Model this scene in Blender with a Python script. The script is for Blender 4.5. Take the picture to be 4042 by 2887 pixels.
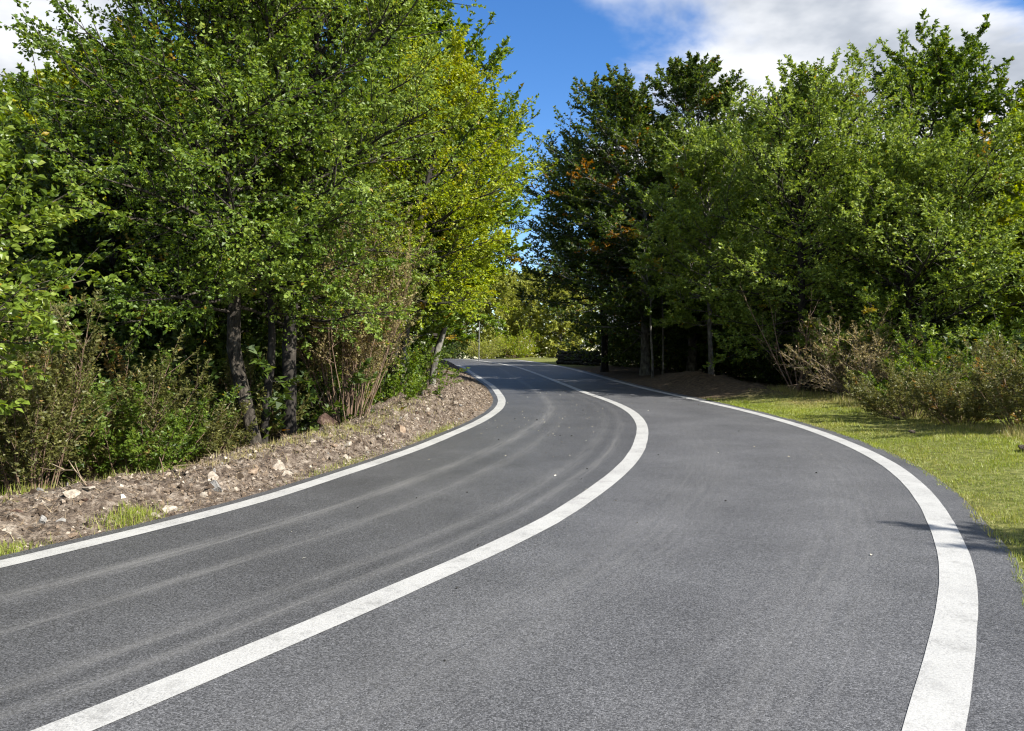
import bpy, math
import numpy as np
from math import radians as R, pi

sc = bpy.context.scene
for _o in list(bpy.data.objects):
    bpy.data.objects.remove(_o)
COL = sc.collection

# ------------------------------------------------------------------ camera
cam_d = bpy.data.cameras.new('camera')
cam_d.sensor_width = 36.0
cam_d.lens = 36.0 * 790 / 1024
cam_d.clip_start = 0.05
cam_d.clip_end = 3000
cam = bpy.data.objects.new('camera', cam_d)
COL.objects.link(cam)
cam.location = (0, 0, 1.6)
cam.rotation_euler = (R(90 - 1.12), 0, 0)
sc.camera = cam

# ------------------------------------------------------------------ sun and sky
SUN_AZ, SUN_EL = 121.0, 40.0          # degrees clockwise from the view direction (+Y); above the horizon
sd = np.array([math.sin(R(SUN_AZ)) * math.cos(R(SUN_EL)), math.cos(R(SUN_AZ)) * math.cos(R(SUN_EL)), math.sin(R(SUN_EL))])
from mathutils import Vector
sun_d = bpy.data.lights.new('sun', 'SUN')
sun_d.energy = 5.0
sun_d.angle = R(0.53)
sun_d.color = (1.0, 0.955, 0.875)
sun = bpy.data.objects.new('sun', sun_d)
COL.objects.link(sun)
sun.rotation_euler = Vector(sd).to_track_quat('Z', 'Y').to_euler()
sun.location = (30, -8, 40)

world = bpy.data.worlds.new('World')
sc.world = world
world.use_nodes = True
wn, wl = world.node_tree.nodes, world.node_tree.links
wn.clear()


def nd(nodes, typ, **kw):
    n = nodes.new(typ)
    for k, v in kw.items():
        if k.startswith('i_'):
            n.inputs[k[2:].replace('_', ' ')].default_value = v
        else:
            setattr(n, k, v)
    return n


def ramp(node, stops, interp='LINEAR'):
    cr = node.color_ramp
    cr.interpolation = interp
    while len(cr.elements) < len(stops):
        cr.elements.new(0.5)
    for e, (p, c) in zip(cr.elements, stops):
        e.position = p
        e.color = (c[0], c[1], c[2], 1) if not isinstance(c, (int, float)) else (c, c, c, 1)
    return node


def build_world():
    out = nd(wn, 'ShaderNodeOutputWorld')
    bg = nd(wn, 'ShaderNodeBackground')
    bg.inputs['Strength'].default_value = 0.066
    sky = nd(wn, 'ShaderNodeTexSky', sky_type='NISHITA', sun_disc=False)
    sky.sun_elevation = R(SUN_EL)
    sky.sun_rotation = R(SUN_AZ)
    sky.altitude = 900
    sky.air_density = 1.0
    sky.dust_density = 0.35
    sky.ozone_density = 2.2
    hs = nd(wn, 'ShaderNodeHueSaturation')
    hs.inputs['Hue'].default_value = 0.508
    hs.inputs['Saturation'].default_value = 1.3
    hs.inputs['Value'].default_value = 1.3
    wl.new(sky.outputs[0], hs.inputs['Color'])
    tc = nd(wn, 'ShaderNodeTexCoord')
    sep = nd(wn, 'ShaderNodeSeparateXYZ')
    wl.new(tc.outputs['Generated'], sep.inputs[0])

    def m(op, a, b=None, c=None):
        n = nd(wn, 'ShaderNodeMath', operation=op)
        for i, v in enumerate((a, b, c)):
            if v is None:
                continue
            if isinstance(v, (int, float)):
                n.inputs[i].default_value = v
            else:
                wl.new(v, n.inputs[i])
        return n.outputs[0]
    zc = m('MAXIMUM', m('ADD', sep.outputs['Z'], 0.16), 0.04)
    px = m('DIVIDE', sep.outputs['X'], zc)
    py = m('DIVIDE', sep.outputs['Y'], zc)
    comb = nd(wn, 'ShaderNodeCombineXYZ')
    wl.new(px, comb.inputs[0])
    wl.new(py, comb.inputs[1])
    n1 = nd(wn, 'ShaderNodeTexNoise', noise_dimensions='3D')
    n1.inputs['Scale'].default_value = 1.15
    n1.inputs['Detail'].default_value = 7
    n1.inputs['Roughness'].default_value = 0.55
    n1.inputs['Distortion'].default_value = 0.35
    wl.new(comb.outputs[0], n1.inputs['Vector'])
    n2 = nd(wn, 'ShaderNodeTexNoise', noise_dimensions='3D')
    n2.inputs['Scale'].default_value = 2.6
    n2.inputs['Detail'].default_value = 5
    n2.inputs['Roughness'].default_value = 0.5
    wl.new(comb.outputs[0], n2.inputs['Vector'])
    # banks of cloud with clear lanes between them, all round the sky
    az = m('ARCTAN2', sep.outputs['X'], sep.outputs['Y'])
    bank = m('COSINE', m('MULTIPLY', m('SUBTRACT', az, R(22.0)), 6.0))
    dens = m('ADD', m('MULTIPLY_ADD', bank, 0.20, 0.045), n1.outputs['Fac'])
    mask = nd(wn, 'ShaderNodeMapRange', interpolation_type='SMOOTHSTEP')
    mask.inputs['From Min'].default_value = 0.50
    mask.inputs['From Max'].default_value = 0.64
    wl.new(dens, mask.inputs['Value'])
    ccol = ramp(nd(wn, 'ShaderNodeValToRGB'), [(0.34, (6.9, 7.0, 7.15)), (0.45, (5.4, 5.6, 5.95)), (0.54, (3.7, 4.0, 4.5)), (0.66, (2.5, 2.8, 3.3))])
    thick = m('ADD', n2.outputs['Fac'], m('MULTIPLY', m('SUBTRACT', dens, 0.78), 0.45))
    wl.new(thick, ccol.inputs[0])
    mix = nd(wn, 'ShaderNodeMixRGB')
    wl.new(mask.outputs[0], mix.inputs[0])
    wl.new(hs.outputs[0], mix.inputs[1])
    wl.new(ccol.outputs[0], mix.inputs[2])
    wl.new(mix.outputs[0], bg.inputs['Color'])
    wl.new(bg.outputs[0], out.inputs['Surface'])


build_world()
sc.view_settings.view_transform = 'Standard'
sc.view_settings.look = 'None'
sc.view_settings.exposure = 1.28
sc.view_settings.gamma = 1.0
sc.view_settings.use_curve_mapping = False
try:
    sc.cycles.max_bounces = 8
    sc.cycles.diffuse_bounces = 3
    sc.cycles.glossy_bounces = 2
    sc.cycles.transmission_bounces = 4
    sc.cycles.transparent_max_bounces = 4
    sc.cycles.use_denoising = True
    sc.cycles.filter_width = 1.2
except Exception:
    pass

# ------------------------------------------------------------------ helpers
RNG = np.random.default_rng(7)


def hash2(ix, iy, seed):
    h = (ix.astype(np.int64) * 374761393 + iy.astype(np.int64) * 668265263 + seed * 1442695041) & 0xffffffff
    h = ((h ^ (h >> 13)) * 1274126177) & 0xffffffff
    h = h ^ (h >> 16)
    return (h & 0xffff) / 65535.0


def vnoise(x, y, seed=0):
    x = np.asarray(x, float); y = np.asarray(y, float)
    ix = np.floor(x); iy = np.floor(y)
    fx = x - ix; fy = y - iy
    fx = fx * fx * (3 - 2 * fx); fy = fy * fy * (3 - 2 * fy)
    a = hash2(ix, iy, seed); b = hash2(ix + 1, iy, seed)
    c = hash2(ix, iy + 1, seed); d = hash2(ix + 1, iy + 1, seed)
    return (a * (1 - fx) + b * fx) * (1 - fy) + (c * (1 - fx) + d * fx) * fy


def fbm(x, y, seed=0, oct=4, gain=0.5):
    s = 0; a = 1; t = 0
    for k in range(oct):
        s = s + a * (vnoise(x * 2 ** k, y * 2 ** k, seed + k * 17) - 0.5)
        t += a; a *= gain
    return s / t * 2


def nrm(v):
    return v / (np.linalg.norm(v, axis=-1, keepdims=True) + 1e-9)


def mesh_from(name, V, F, attrs=None, smooth=False, uv=None):
    """F: (n,k) int array, all faces with k corners; attrs: {name: per-face or per-point floats}."""
    V = np.asarray(V, np.float32); F = np.asarray(F, np.int32)
    me = bpy.data.meshes.new(name)
    n, k = F.shape
    me.vertices.add(len(V))
    me.vertices.foreach_set('co', V.ravel())
    me.loops.add(n * k)
    me.loops.foreach_set('vertex_index', F.ravel())
    me.polygons.add(n)
    me.polygons.foreach_set('loop_start', np.arange(0, n * k, k, dtype=np.int32))
    me.polygons.foreach_set('use_smooth', np.full(n, smooth))
    for an, av in (attrs or {}).items():
        dom = 'FACE' if len(av) == n else 'POINT'
        a = me.attributes.new(an, 'FLOAT', dom)
        a.data.foreach_set('value', np.asarray(av, np.float32))
    if uv is not None:
        ul = me.uv_layers.new(name='UVMap')
        ul.data.foreach_set('uv', np.asarray(uv, np.float32)[F.ravel()].ravel())
    me.update(calc_edges=True)
    return me


def link(name, me, mat=None, parent=None, loc=None):
    o = bpy.data.objects.new(name, me)
    COL.objects.link(o)
    if mat is not None and me is not None and not me.materials:
        me.materials.append(mat)
    if parent is not None:
        o.parent = parent
    if loc is not None:
        o.location = loc
    return o


def tag(o, label=None, cat=None, group=None, kind=None):
    if label: o['label'] = label
    if cat: o['category'] = cat
    if group: o['group'] = group
    if kind: o['kind'] = kind
    return o


def thing(name, loc, label, cat, group=None, rz=0.0, s=1.0):
    o = bpy.data.objects.new(name, None)
    o.empty_display_size = 0.2
    COL.objects.link(o)
    o.location = loc
    o.rotation_euler = (0, 0, rz)
    o.scale = (s, s, s)
    return tag(o, label, cat, group)


def copy_tree(o, parent=None):
    c = o.copy()
    COL.objects.link(c)
    c.parent = parent
    for ch in o.children:
        if ch.name in bpy.data.objects:
            copy_tree(ch, c)
    return c


def catmull(P, step=0.25):
    P = np.asarray(P, float)
    Q = np.vstack([2 * P[0] - P[1], P, 2 * P[-1] - P[-2]])
    out = []
    for i in range(1, len(Q) - 2):
        n = max(2, int(np.linalg.norm(Q[i + 1] - Q[i]) / (step * 0.2)))
        t = np.linspace(0, 1, n, endpoint=False)[:, None]
        p0, p1, p2, p3 = Q[i - 1], Q[i], Q[i + 1], Q[i + 2]
        out.append(0.5 * ((2 * p1) + (-p0 + p2) * t + (2 * p0 - 5 * p1 + 4 * p2 - p3) * t ** 2 + (-p0 + 3 * p1 - 3 * p2 + p3) * t ** 3))
    out = np.vstack(out + [Q[-2:-1]])
    for _ in range(420):                      # iron out survey wobble
        out[1:-1] = out[1:-1] * 0.5 + 0.25 * (out[:-2] + out[2:])
    d = np.r_[0, np.cumsum(np.linalg.norm(np.diff(out, axis=0), axis=1))]
    t = np.arange(0, d[-1], step)
    return np.stack([np.interp(t, d, out[:, k]) for k in range(out.shape[1])], 1)


# ------------------------------------------------------------------ the road's plan
CPTS = [(-14.5, -17), (-10.6, -10.5), (-7.2, -5), (-4.6, -1.1), (-2.9, 1.6), (-1.83, 3.27), (-1.44, 3.88), (0.2, 6.75), (.72, 8.05), (1.22, 9.4), (1.75, 11.2), (2.13, 13),
        (2.5, 15.1), (2.72, 17.4), (2.76, 19.6), (2.6, 22.2), (2.28, 25.3), (1.9, 30.2), (1.24, 38.2), (.46, 46), (-.2, 50.2), (-2.0, 58), (-5, 67), (-10, 77), (-17, 87), (-26, 96)]
LPTS = [(-17.2, -15.6), (-13.2, -9), (-9.7, -3.4), (-7.2, .4), (-5.5, 3), (-4.1, 4.87), (-3.65, 5.6), (-3.4, 6.0), (-3.13, 6.55), (-2.85, 7.25), (-2.35, 8.9), (-2.0, 9.93), (-1.57, 11.47), (-1.03, 14.0),
        (-.68, 15.9), (-.46, 17.6), (-.3, 19.7), (-.28, 22.2), (-.42, 25), (-.7, 28.4), (-1.27, 33.3), (-2.07, 40), (-3.0, 47.6), (-4.9, 57), (-7.6, 65), (-12.3, 75), (-19, 84.5), (-28, 93.5)]
RPTS = [(-11.9, -18.4), (-8.0, -12), (-4.6, -6.6), (-2.0, -2.6), (-.2, .3), (1.0, 2.1), (1.74, 3.23), (2.06, 3.74), (2.46, 4.38), (2.85, 5.03), (3.32, 5.9), (3.7, 6.67), (4.1, 7.56), (4.56, 8.79), (5.04, 10.48),
        (5.27, 11.5), (5.43, 13.0), (5.53, 14.8), (5.5, 17.5), (5.28, 20.1), (4.72, 25.3), (4.35, 29.5), (3.9, 36.8), (3.5, 42.4), (3.05, 47.2), (1.0, 59), (-2.4, 69), (-7.7, 79), (-15, 89.5), (-24, 98.5)]
CL = catmull(CPTS)
LL = catmull(LPTS)
RL = catmull(RPTS)
TAN = nrm(np.gradient(CL, axis=0))
NRM = np.stack([TAN[:, 1], -TAN[:, 0]], 1)           # to the right of travel
ARC = np.arange(len(CL)) * 0.25


def offsets(curve):
    out = np.zeros(len(CL))
    for i in range(len(CL)):
        r = curve - CL[i]
        a = r @ TAN[i]; b = r @ NRM[i]
        near = np.abs(b) < 6
        j = np.where(near, np.abs(a), 1e9).argsort()[:2]
        a0, a1 = a[j]; b0, b1 = b[j]
        out[i] = b0 if abs(a1 - a0) < 1e-6 else b0 + (b1 - b0) * (-a0) / (a1 - a0)
    for _ in range(2):
        out = np.convolve(np.pad(out, 8, mode='edge'), np.ones(17) / 17, 'valid')
    return out


OL = offsets(LL)       # negative
OR = offsets(RL)
EL = OL - 0.24         # asphalt edges
ER = OR + np.interp(CL[:, 1], [3.0, 5.0, 8.0, 11.0], [0.62, 0.50, 0.38, 0.34])


def zroad(Y):
    Y = np.asarray(Y, float)
    z = 0.008 * Y + 0.00009 * np.clip(Y, 0, None) ** 2
    z60 = 0.008 * 60 + 0.00009 * 3600
    k = np.clip(Y - 60, 0, None)
    far = z60 + 0.0188 * k - 0.0016 * k ** 2
    far = np.where(k > 20, z60 + 0.0188 * 20 - 0.0016 * 400 - 0.045 * (k - 20), far)
    return np.where(Y > 60, far, z)


def road_coords(X, Y):
    """signed lateral offset from the centre line and station index of the nearest point."""
    X = np.asarray(X, float).ravel(); Y = np.asarray(Y, float).ravel()
    lat = np.zeros(len(X)); st = np.zeros(len(X), int)
    for a in range(0, len(X), 4000):
        dx = X[a:a + 4000, None] - CL[None, :, 0]; dy = Y[a:a + 4000, None] - CL[None, :, 1]
        j = (dx * dx + dy * dy).argmin(1)
        ii = np.arange(len(j))
        st[a:a + 4000] = j
        lat[a:a + 4000] = dx[ii, j] * NRM[j, 0] + dy[ii, j] * NRM[j, 1]
        dist = np.hypot(dx[ii, j], dy[ii, j])
        lat[a:a + 4000] = np.sign(lat[a:a + 4000] + 1e-9) * dist
    return lat, st


def smooth(a, b, x):
    t = np.clip((x - a) / (b - a), 0, 1)
    return t * t * (3 - 2 * t)


def ground_z(X, Y):
    sh = np.shape(X)
    X = np.asarray(X, float).ravel(); Y = np.asarray(Y, float).ravel()
    lat, st = road_coords(X, Y)
    dl = EL[st] - lat          # >0 left of the asphalt
    dr = lat - ER[st]          # >0 right of it
    z = zroad(Y)
    big = fbm(X * 0.06, Y * 0.06, 3, 3) * 0.5
    fine = fbm(X * 0.7, Y * 0.7, 5, 4)
    left = -0.45 * smooth(1.3, 4.2, dl) - 0.03 * np.clip(dl - 4, 0, 30) + (big + 0.12 * fine) * smooth(2, 8, dl)
    mound = 0.46 * np.exp(-((Y - 27.3) / 5.0) ** 4) * np.exp(-((dr - 1.7) / 0.85) ** 2) * (0.8 + 0.6 * fbm(X * 1.3, Y * 1.3, 8, 3))
    right = 0.05 * smooth(0, .5, dr) + 0.10 * smooth(.3, 2.5, dr) - 0.35 * smooth(3.5, 8, dr) - 0.03 * np.clip(dr - 6, 0, 30) + 0.05 * fine * smooth(.1, 1, dr) + big * smooth(5, 12, dr) + mound
    under = -0.04
    z = z + np.where(dl > 0, left - 0.035, np.where(dr > 0, right - 0.035, under))
    return z.reshape(sh)


def gz(x, y):
    return float(ground_z(np.array([x]), np.array([y]))[0])


# ------------------------------------------------------------------ materials
def mat_new(name):
    m = bpy.data.materials.new(name)
    m.use_nodes = True
    n, l = m.node_tree.nodes, m.node_tree.links
    n.clear()
    out = n.new('ShaderNodeOutputMaterial')
    return m, n, l, out


def leaf_mat(name, cols, autumn=(0.30, 0.19, 0.012), trans=0.38, rough=0.5, spec=0.4):
    """cols: dark, mid, light base colours picked leaf by leaf; 'autumn' attribute turns leaves."""
    m, n, l, out = mat_new(name)
    at = nd(n, 'ShaderNodeAttribute', attribute_name='tint')
    au = nd(n, 'ShaderNodeAttribute', attribute_name='autumn')
    cr = ramp(nd(n, 'ShaderNodeValToRGB'), [(0.0, cols[0]), (0.5, cols[1]), (1.0, cols[2])])
    l.new(at.outputs['Fac'], cr.inputs[0])
    mx = nd(n, 'ShaderNodeMixRGB')
    mx.inputs[2].default_value = (*autumn, 1)
    l.new(au.outputs['Fac'], mx.inputs[0])
    l.new(cr.outputs[0], mx.inputs[1])
    p = nd(n, 'ShaderNodeBsdfPrincipled')
    p.inputs['Roughness'].default_value = rough
    p.inputs['Specular IOR Level'].default_value = spec
    l.new(mx.outputs[0], p.inputs['Base Color'])
    t = nd(n, 'ShaderNodeBsdfTranslucent')
    hs = nd(n, 'ShaderNodeHueSaturation')
    hs.inputs['Hue'].default_value = 0.485
    hs.inputs['Saturation'].default_value = 1.1
    hs.inputs['Value'].default_value = 1.5
    l.new(mx.outputs[0], hs.inputs['Color'])
    l.new(hs.outputs[0], t.inputs['Color'])
    ms = nd(n, 'ShaderNodeMixShader')
    ms.inputs[0].default_value = trans
    l.new(p.outputs[0], ms.inputs[1])
    l.new(t.outputs[0], ms.inputs[2])
    l.new(ms.outputs[0], out.inputs['Surface'])
    return m


def noise_mat(name, stops, scale=8, detail=6, rough=0.9, bump=0.3, bscale=None, bdist=0.02, stretch=None, spec=0.3, coord='Object', rough2=0.6):
    m, n, l, out = mat_new(name)
    tc = nd(n, 'ShaderNodeTexCoord')
    mp = nd(n, 'ShaderNodeMapping')
    if stretch: mp.inputs['Scale'].default_value = stretch
    l.new(tc.outputs[coord], mp.inputs[0])
    nz = nd(n, 'ShaderNodeTexNoise')
    nz.inputs['Scale'].default_value = scale
    nz.inputs['Detail'].default_value = detail
    nz.inputs['Roughness'].default_value = rough2
    l.new(mp.outputs[0], nz.inputs['Vector'])
    cr = ramp(nd(n, 'ShaderNodeValToRGB'), stops)
    l.new(nz.outputs['Fac'], cr.inputs[0])
    p = nd(n, 'ShaderNodeBsdfPrincipled')
    p.inputs['Roughness'].default_value = rough
    p.inputs['Specular IOR Level'].default_value = spec
    l.new(cr.outputs[0], p.inputs['Base Color'])
    if bump:
        nb = nd(n, 'ShaderNodeTexNoise')
        nb.inputs['Scale'].default_value = bscale or scale * 3
        nb.inputs['Detail'].default_value = 5
        l.new(mp.outputs[0], nb.inputs['Vector'])
        b = nd(n, 'ShaderNodeBump')
        b.inputs['Strength'].default_value = bump
        b.inputs['Distance'].default_value = bdist
        l.new(nb.outputs['Fac'], b.inputs['Height'])
        l.new(b.outputs[0], p.inputs['Normal'])
    l.new(p.outputs[0], out.inputs['Surface'])
    return m


def asphalt_mat():
    m, n, l, out = mat_new('asphalt')
    uv = nd(n, 'ShaderNodeUVMap', uv_map='UVMap')       # x: lateral -1 left line, 0 centre, +1 right line; y: metres along
    geo = nd(n, 'ShaderNodeNewGeometry')
    sep = nd(n, 'ShaderNodeSeparateXYZ')
    l.new(uv.outputs[0], sep.inputs[0])

    def mth(op, a, b=None, c=None):
        k = nd(n, 'ShaderNodeMath', operation=op)
        for i, v in enumerate((a, b, c)):
            if v is None: continue
            if isinstance(v, (int, float)): k.inputs[i].default_value = v
            else: l.new(v, k.inputs[i])
        return k.outputs[0]
    mn = nd(n, 'ShaderNodeTexNoise'); mn.inputs['Scale'].default_value = 95; mn.inputs['Detail'].default_value = 6; mn.inputs['Roughness'].default_value = 0.75
    l.new(geo.outputs['Position'], mn.inputs['Vector'])
    # wander of the tracks
    wv = nd(n, 'ShaderNodeCombineXYZ')
    l.new(mth('MULTIPLY', sep.outputs['Y'], 0.16), wv.inputs[0])
    wn_ = nd(n, 'ShaderNodeTexNoise'); wn_.inputs['Scale'].default_value = 1.0; wn_.inputs['Detail'].default_value = 2
    l.new(wv.outputs[0], wn_.inputs['Vector'])
    u = mth('ADD', sep.outputs['X'], mth('MULTIPLY', mth('SUBTRACT', wn_.outputs['Fac'], 0.5), 0.02))
    # streaky breakup along the road
    sv = nd(n, 'ShaderNodeCombineXYZ')
    l.new(mth('MULTIPLY', sep.outputs['X'], 60.0), sv.inputs[0])
    l.new(mth('MULTIPLY', sep.outputs['Y'], 0.8), sv.inputs[1])
    sn = nd(n, 'ShaderNodeTexNoise'); sn.inputs['Scale'].default_value = 1.0; sn.inputs['Detail'].default_value = 5; sn.inputs['Roughness'].default_value = 0.6
    l.new(sv.outputs[0], sn.inputs['Vector'])

    def band(c, w, amp):
        d = mth('DIVIDE', mth('SUBTRACT', u, c), w)
        g = mth('POWER', 2.718, mth('MULTIPLY', mth('MULTIPLY', d, d), -1.0))
        return mth('MULTIPLY', g, amp)
    # the left track drifts toward the lane's middle further up the bend
    drift = mth('MULTIPLY', mth('SUBTRACT', sep.outputs['Y'], 20.0 + 5.0), 0.008)
    uA = mth('SUBTRACT', u, drift)

    def bandA(c, w, amp):
        d = mth('DIVIDE', mth('SUBTRACT', uA, c), w)
        return mth('MULTIPLY', mth('POWER', 2.718, mth('MULTIPLY', mth('MULTIPLY', d, d), -1.0)), amp)
    tA = bandA(-0.72, 0.036, 0.72)
    tr = None
    for t in (tA, band(-0.50, 0.03, 0.5), band(-0.22, 0.03, 0.42), band(-0.125, 0.022, 0.6), band(0.30, 0.13, 0.20), band(0.76, 0.13, 0.20)):
        tr = t if tr is None else mth('ADD', tr, t)
    fade = nd(n, 'ShaderNodeMapRange'); fade.inputs['From Min'].default_value = 31.0; fade.inputs['From Max'].default_value = 38.0; fade.inputs['To Min'].default_value = 1.0; fade.inputs['To Max'].default_value = 0.35
    l.new(sep.outputs['Y'], fade.inputs['Value'])
    tr = mth('ADD', mth('MULTIPLY', mth('SUBTRACT', tr, tA), fade.outputs[0]), tA)
    brk = nd(n, 'ShaderNodeMapRange'); brk.inputs['From Min'].default_value = 0.34; brk.inputs['From Max'].default_value = 0.68
    l.new(sn.outputs['Fac'], brk.inputs['Value'])
    dust = mth('MULTIPLY', mth('MULTIPLY', tr, mth('MULTIPLY_ADD', brk.outputs[0], 1.15, 0.08)), mth('MULTIPLY_ADD', mn.outputs['Fac'], 2.2, -0.1))
    dark = mth('MULTIPLY', band(-0.17, 0.02, 0.22), brk.outputs[0])
    # aggregate
    vo = nd(n, 'ShaderNodeTexVoronoi'); vo.inputs['Scale'].default_value = 140
    l.new(geo.outputs['Position'], vo.inputs['Vector'])
    fn = nd(n, 'ShaderNodeTexNoise'); fn.inputs['Scale'].default_value = 210; fn.inputs['Detail'].default_value = 3
    l.new(geo.outputs['Position'], fn.inputs['Vector'])
    ln = nd(n, 'ShaderNodeTexNoise'); ln.inputs['Scale'].default_value = 0.8; ln.inputs['Detail'].default_value = 8; ln.inputs['Roughness'].default_value = 0.65
    l.new(geo.outputs['Position'], ln.inputs['Vector'])
    sepc = nd(n, 'ShaderNodeSeparateColor')
    l.new(vo.outputs['Color'], sepc.inputs[0])
    grain = mth('ADD', mth('MULTIPLY', sepc.outputs[0], 0.30), mth('ADD', mth('MULTIPLY', mn.outputs['Fac'], 0.75), mth('MULTIPLY', fn.outputs['Fac'], 0.35)))
    base = ramp(nd(n, 'ShaderNodeValToRGB'), [(0.32, (0.010, 0.0101, 0.0108)), (0.52, (0.050, 0.0505, 0.053)), (0.70, (0.125, 0.126, 0.131)), (0.88, (0.31, 0.311, 0.32))])
    l.new(mth('MULTIPLY', mth('ADD', grain, mth('MULTIPLY', mth('SUBTRACT', ln.outputs['Fac'], 0.5), 0.26)), 0.80), base.inputs[0])
    dm = nd(n, 'ShaderNodeMixRGB'); dm.inputs[2].default_value = (0.25, 0.245, 0.235, 1)
    l.new(mth('MINIMUM', mth('MULTIPLY', dust, 0.52), 0.5), dm.inputs[0])
    l.new(base.outputs[0], dm.inputs[1])
    dk = nd(n, 'ShaderNodeMixRGB'); dk.inputs[2].default_value = (0.02, 0.02, 0.022, 1)
    l.new(dark, dk.inputs[0]); l.new(dm.outputs[0], dk.inputs[1])
    p = nd(n, 'ShaderNodeBsdfPrincipled')
    p.inputs['Roughness'].default_value = 0.55
    p.inputs['Specular IOR Level'].default_value = 0.3
    # base colour slightly darker in the inner lane, slightly lighter in the outer
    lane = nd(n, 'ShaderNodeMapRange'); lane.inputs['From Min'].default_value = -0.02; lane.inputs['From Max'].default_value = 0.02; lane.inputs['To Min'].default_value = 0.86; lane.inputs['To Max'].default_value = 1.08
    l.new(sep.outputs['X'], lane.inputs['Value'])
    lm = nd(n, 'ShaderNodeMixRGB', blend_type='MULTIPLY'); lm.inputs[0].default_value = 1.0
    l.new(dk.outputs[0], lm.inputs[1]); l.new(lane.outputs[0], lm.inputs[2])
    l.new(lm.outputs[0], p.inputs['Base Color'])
    b = nd(n, 'ShaderNodeBump'); b.inputs['Strength'].default_value = 0.5; b.inputs['Distance'].default_value = 0.004
    l.new(mth('ADD', mth('MULTIPLY', vo.outputs['Distance'], -1.0), mn.outputs['Fac']), b.inputs['Height'])
    l.new(b.outputs[0], p.inputs['Normal'])
    l.new(p.outputs[0], out.inputs['Surface'])
    return m


def paint_mat():
    m, n, l, out = mat_new('road_paint')
    geo = nd(n, 'ShaderNodeNewGeometry')
    a = nd(n, 'ShaderNodeTexNoise'); a.inputs['Scale'].default_value = 85; a.inputs['Detail'].default_value = 6; a.inputs['Roughness'].default_value = 0.85
    b2 = nd(n, 'ShaderNodeTexNoise'); b2.inputs['Scale'].default_value = 2.2; b2.inputs['Detail'].default_value = 4
    l.new(geo.outputs['Position'], a.inputs['Vector']); l.new(geo.outputs['Position'], b2.inputs['Vector'])
    mm = nd(n, 'ShaderNodeMath', operation='MULTIPLY_ADD'); mm.inputs[1].default_value = 0.25
    l.new(b2.outputs['Fac'], mm.inputs[0]); l.new(a.outputs['Fac'], mm.inputs[2])
    cr = ramp(nd(n, 'ShaderNodeValToRGB'), [(0.40, (0.07, 0.07, 0.068)), (0.52, (0.24, 0.239, 0.23)), (0.62, (0.345, 0.343, 0.33)), (0.8, (0.42, 0.418, 0.40))])
    l.new(mm.outputs[0], cr.inputs[0])
    w = nd(n, 'ShaderNodeTexNoise'); w.inputs['Scale'].default_value = 7.0; w.inputs['Detail'].default_value = 9; w.inputs['Roughness'].default_value = 0.75
    l.new(geo.outputs['Position'], w.inputs['Vector'])
    wr = ramp(nd(n, 'ShaderNodeValToRGB'), [(0.52, 0.0), (0.72, 0.75)])
    l.new(w.outputs['Fac'], wr.inputs[0])
    wm = nd(n, 'ShaderNodeMixRGB'); wm.inputs[2].default_value = (0.17, 0.168, 0.16, 1)
    l.new(wr.outputs[0], wm.inputs[0]); l.new(cr.outputs[0], wm.inputs[1])
    p = nd(n, 'ShaderNodeBsdfPrincipled'); p.inputs['Roughness'].default_value = 0.6
    l.new(wm.outputs[0], p.inputs['Base Color'])
    bp = nd(n, 'ShaderNodeBump'); bp.inputs['Strength'].default_value = 0.5; bp.inputs['Distance'].default_value = 0.004
    l.new(a.outputs['Fac'], bp.inputs['Height']); l.new(bp.outputs[0], p.inputs['Normal'])
    l.new(p.outputs[0], out.inputs['Surface'])
    return m


def ground_mat():
    m, n, l, out = mat_new('forest_ground')
    geo = nd(n, 'ShaderNodeNewGeometry')
    gr = nd(n, 'ShaderNodeAttribute', attribute_name='verge')
    a = nd(n, 'ShaderNodeTexNoise'); a.inputs['Scale'].default_value = 9; a.inputs['Detail'].default_value = 8; a.inputs['Roughness'].default_value = 0.7
    l.new(geo.outputs['Position'], a.inputs['Vector'])
    soil = ramp(nd(n, 'ShaderNodeValToRGB'), [(0.3, (0.030, 0.022, 0.014)), (0.5, (0.085, 0.060, 0.036)), (0.75, (0.19, 0.14, 0.085))])
    grass = ramp(nd(n, 'ShaderNodeValToRGB'), [(0.3, (0.04, 0.04, 0.012)), (0.5, (0.11, 0.125, 0.025)), (0.75, (0.27, 0.25, 0.09))])
    l.new(a.outputs['Fac'], soil.inputs[0]); l.new(a.outputs['Fac'], grass.inputs[0])
    mx = nd(n, 'ShaderNodeMixRGB')
    l.new(gr.outputs['Fac'], mx.inputs[0]); l.new(soil.outputs[0], mx.inputs[1]); l.new(grass.outputs[0], mx.inputs[2])
    p = nd(n, 'ShaderNodeBsdfPrincipled'); p.inputs['Roughness'].default_value = 0.95; p.inputs['Specular IOR Level'].default_value = 0.2
    l.new(mx.outputs[0], p.inputs['Base Color'])
    b = nd(n, 'ShaderNodeBump'); b.inputs['Strength'].default_value = 0.8; b.inputs['Distance'].default_value = 0.05
    l.new(a.outputs['Fac'], b.inputs['Height']); l.new(b.outputs[0], p.inputs['Normal'])
    l.new(p.outputs[0], out.inputs['Surface'])
    return m


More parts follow.
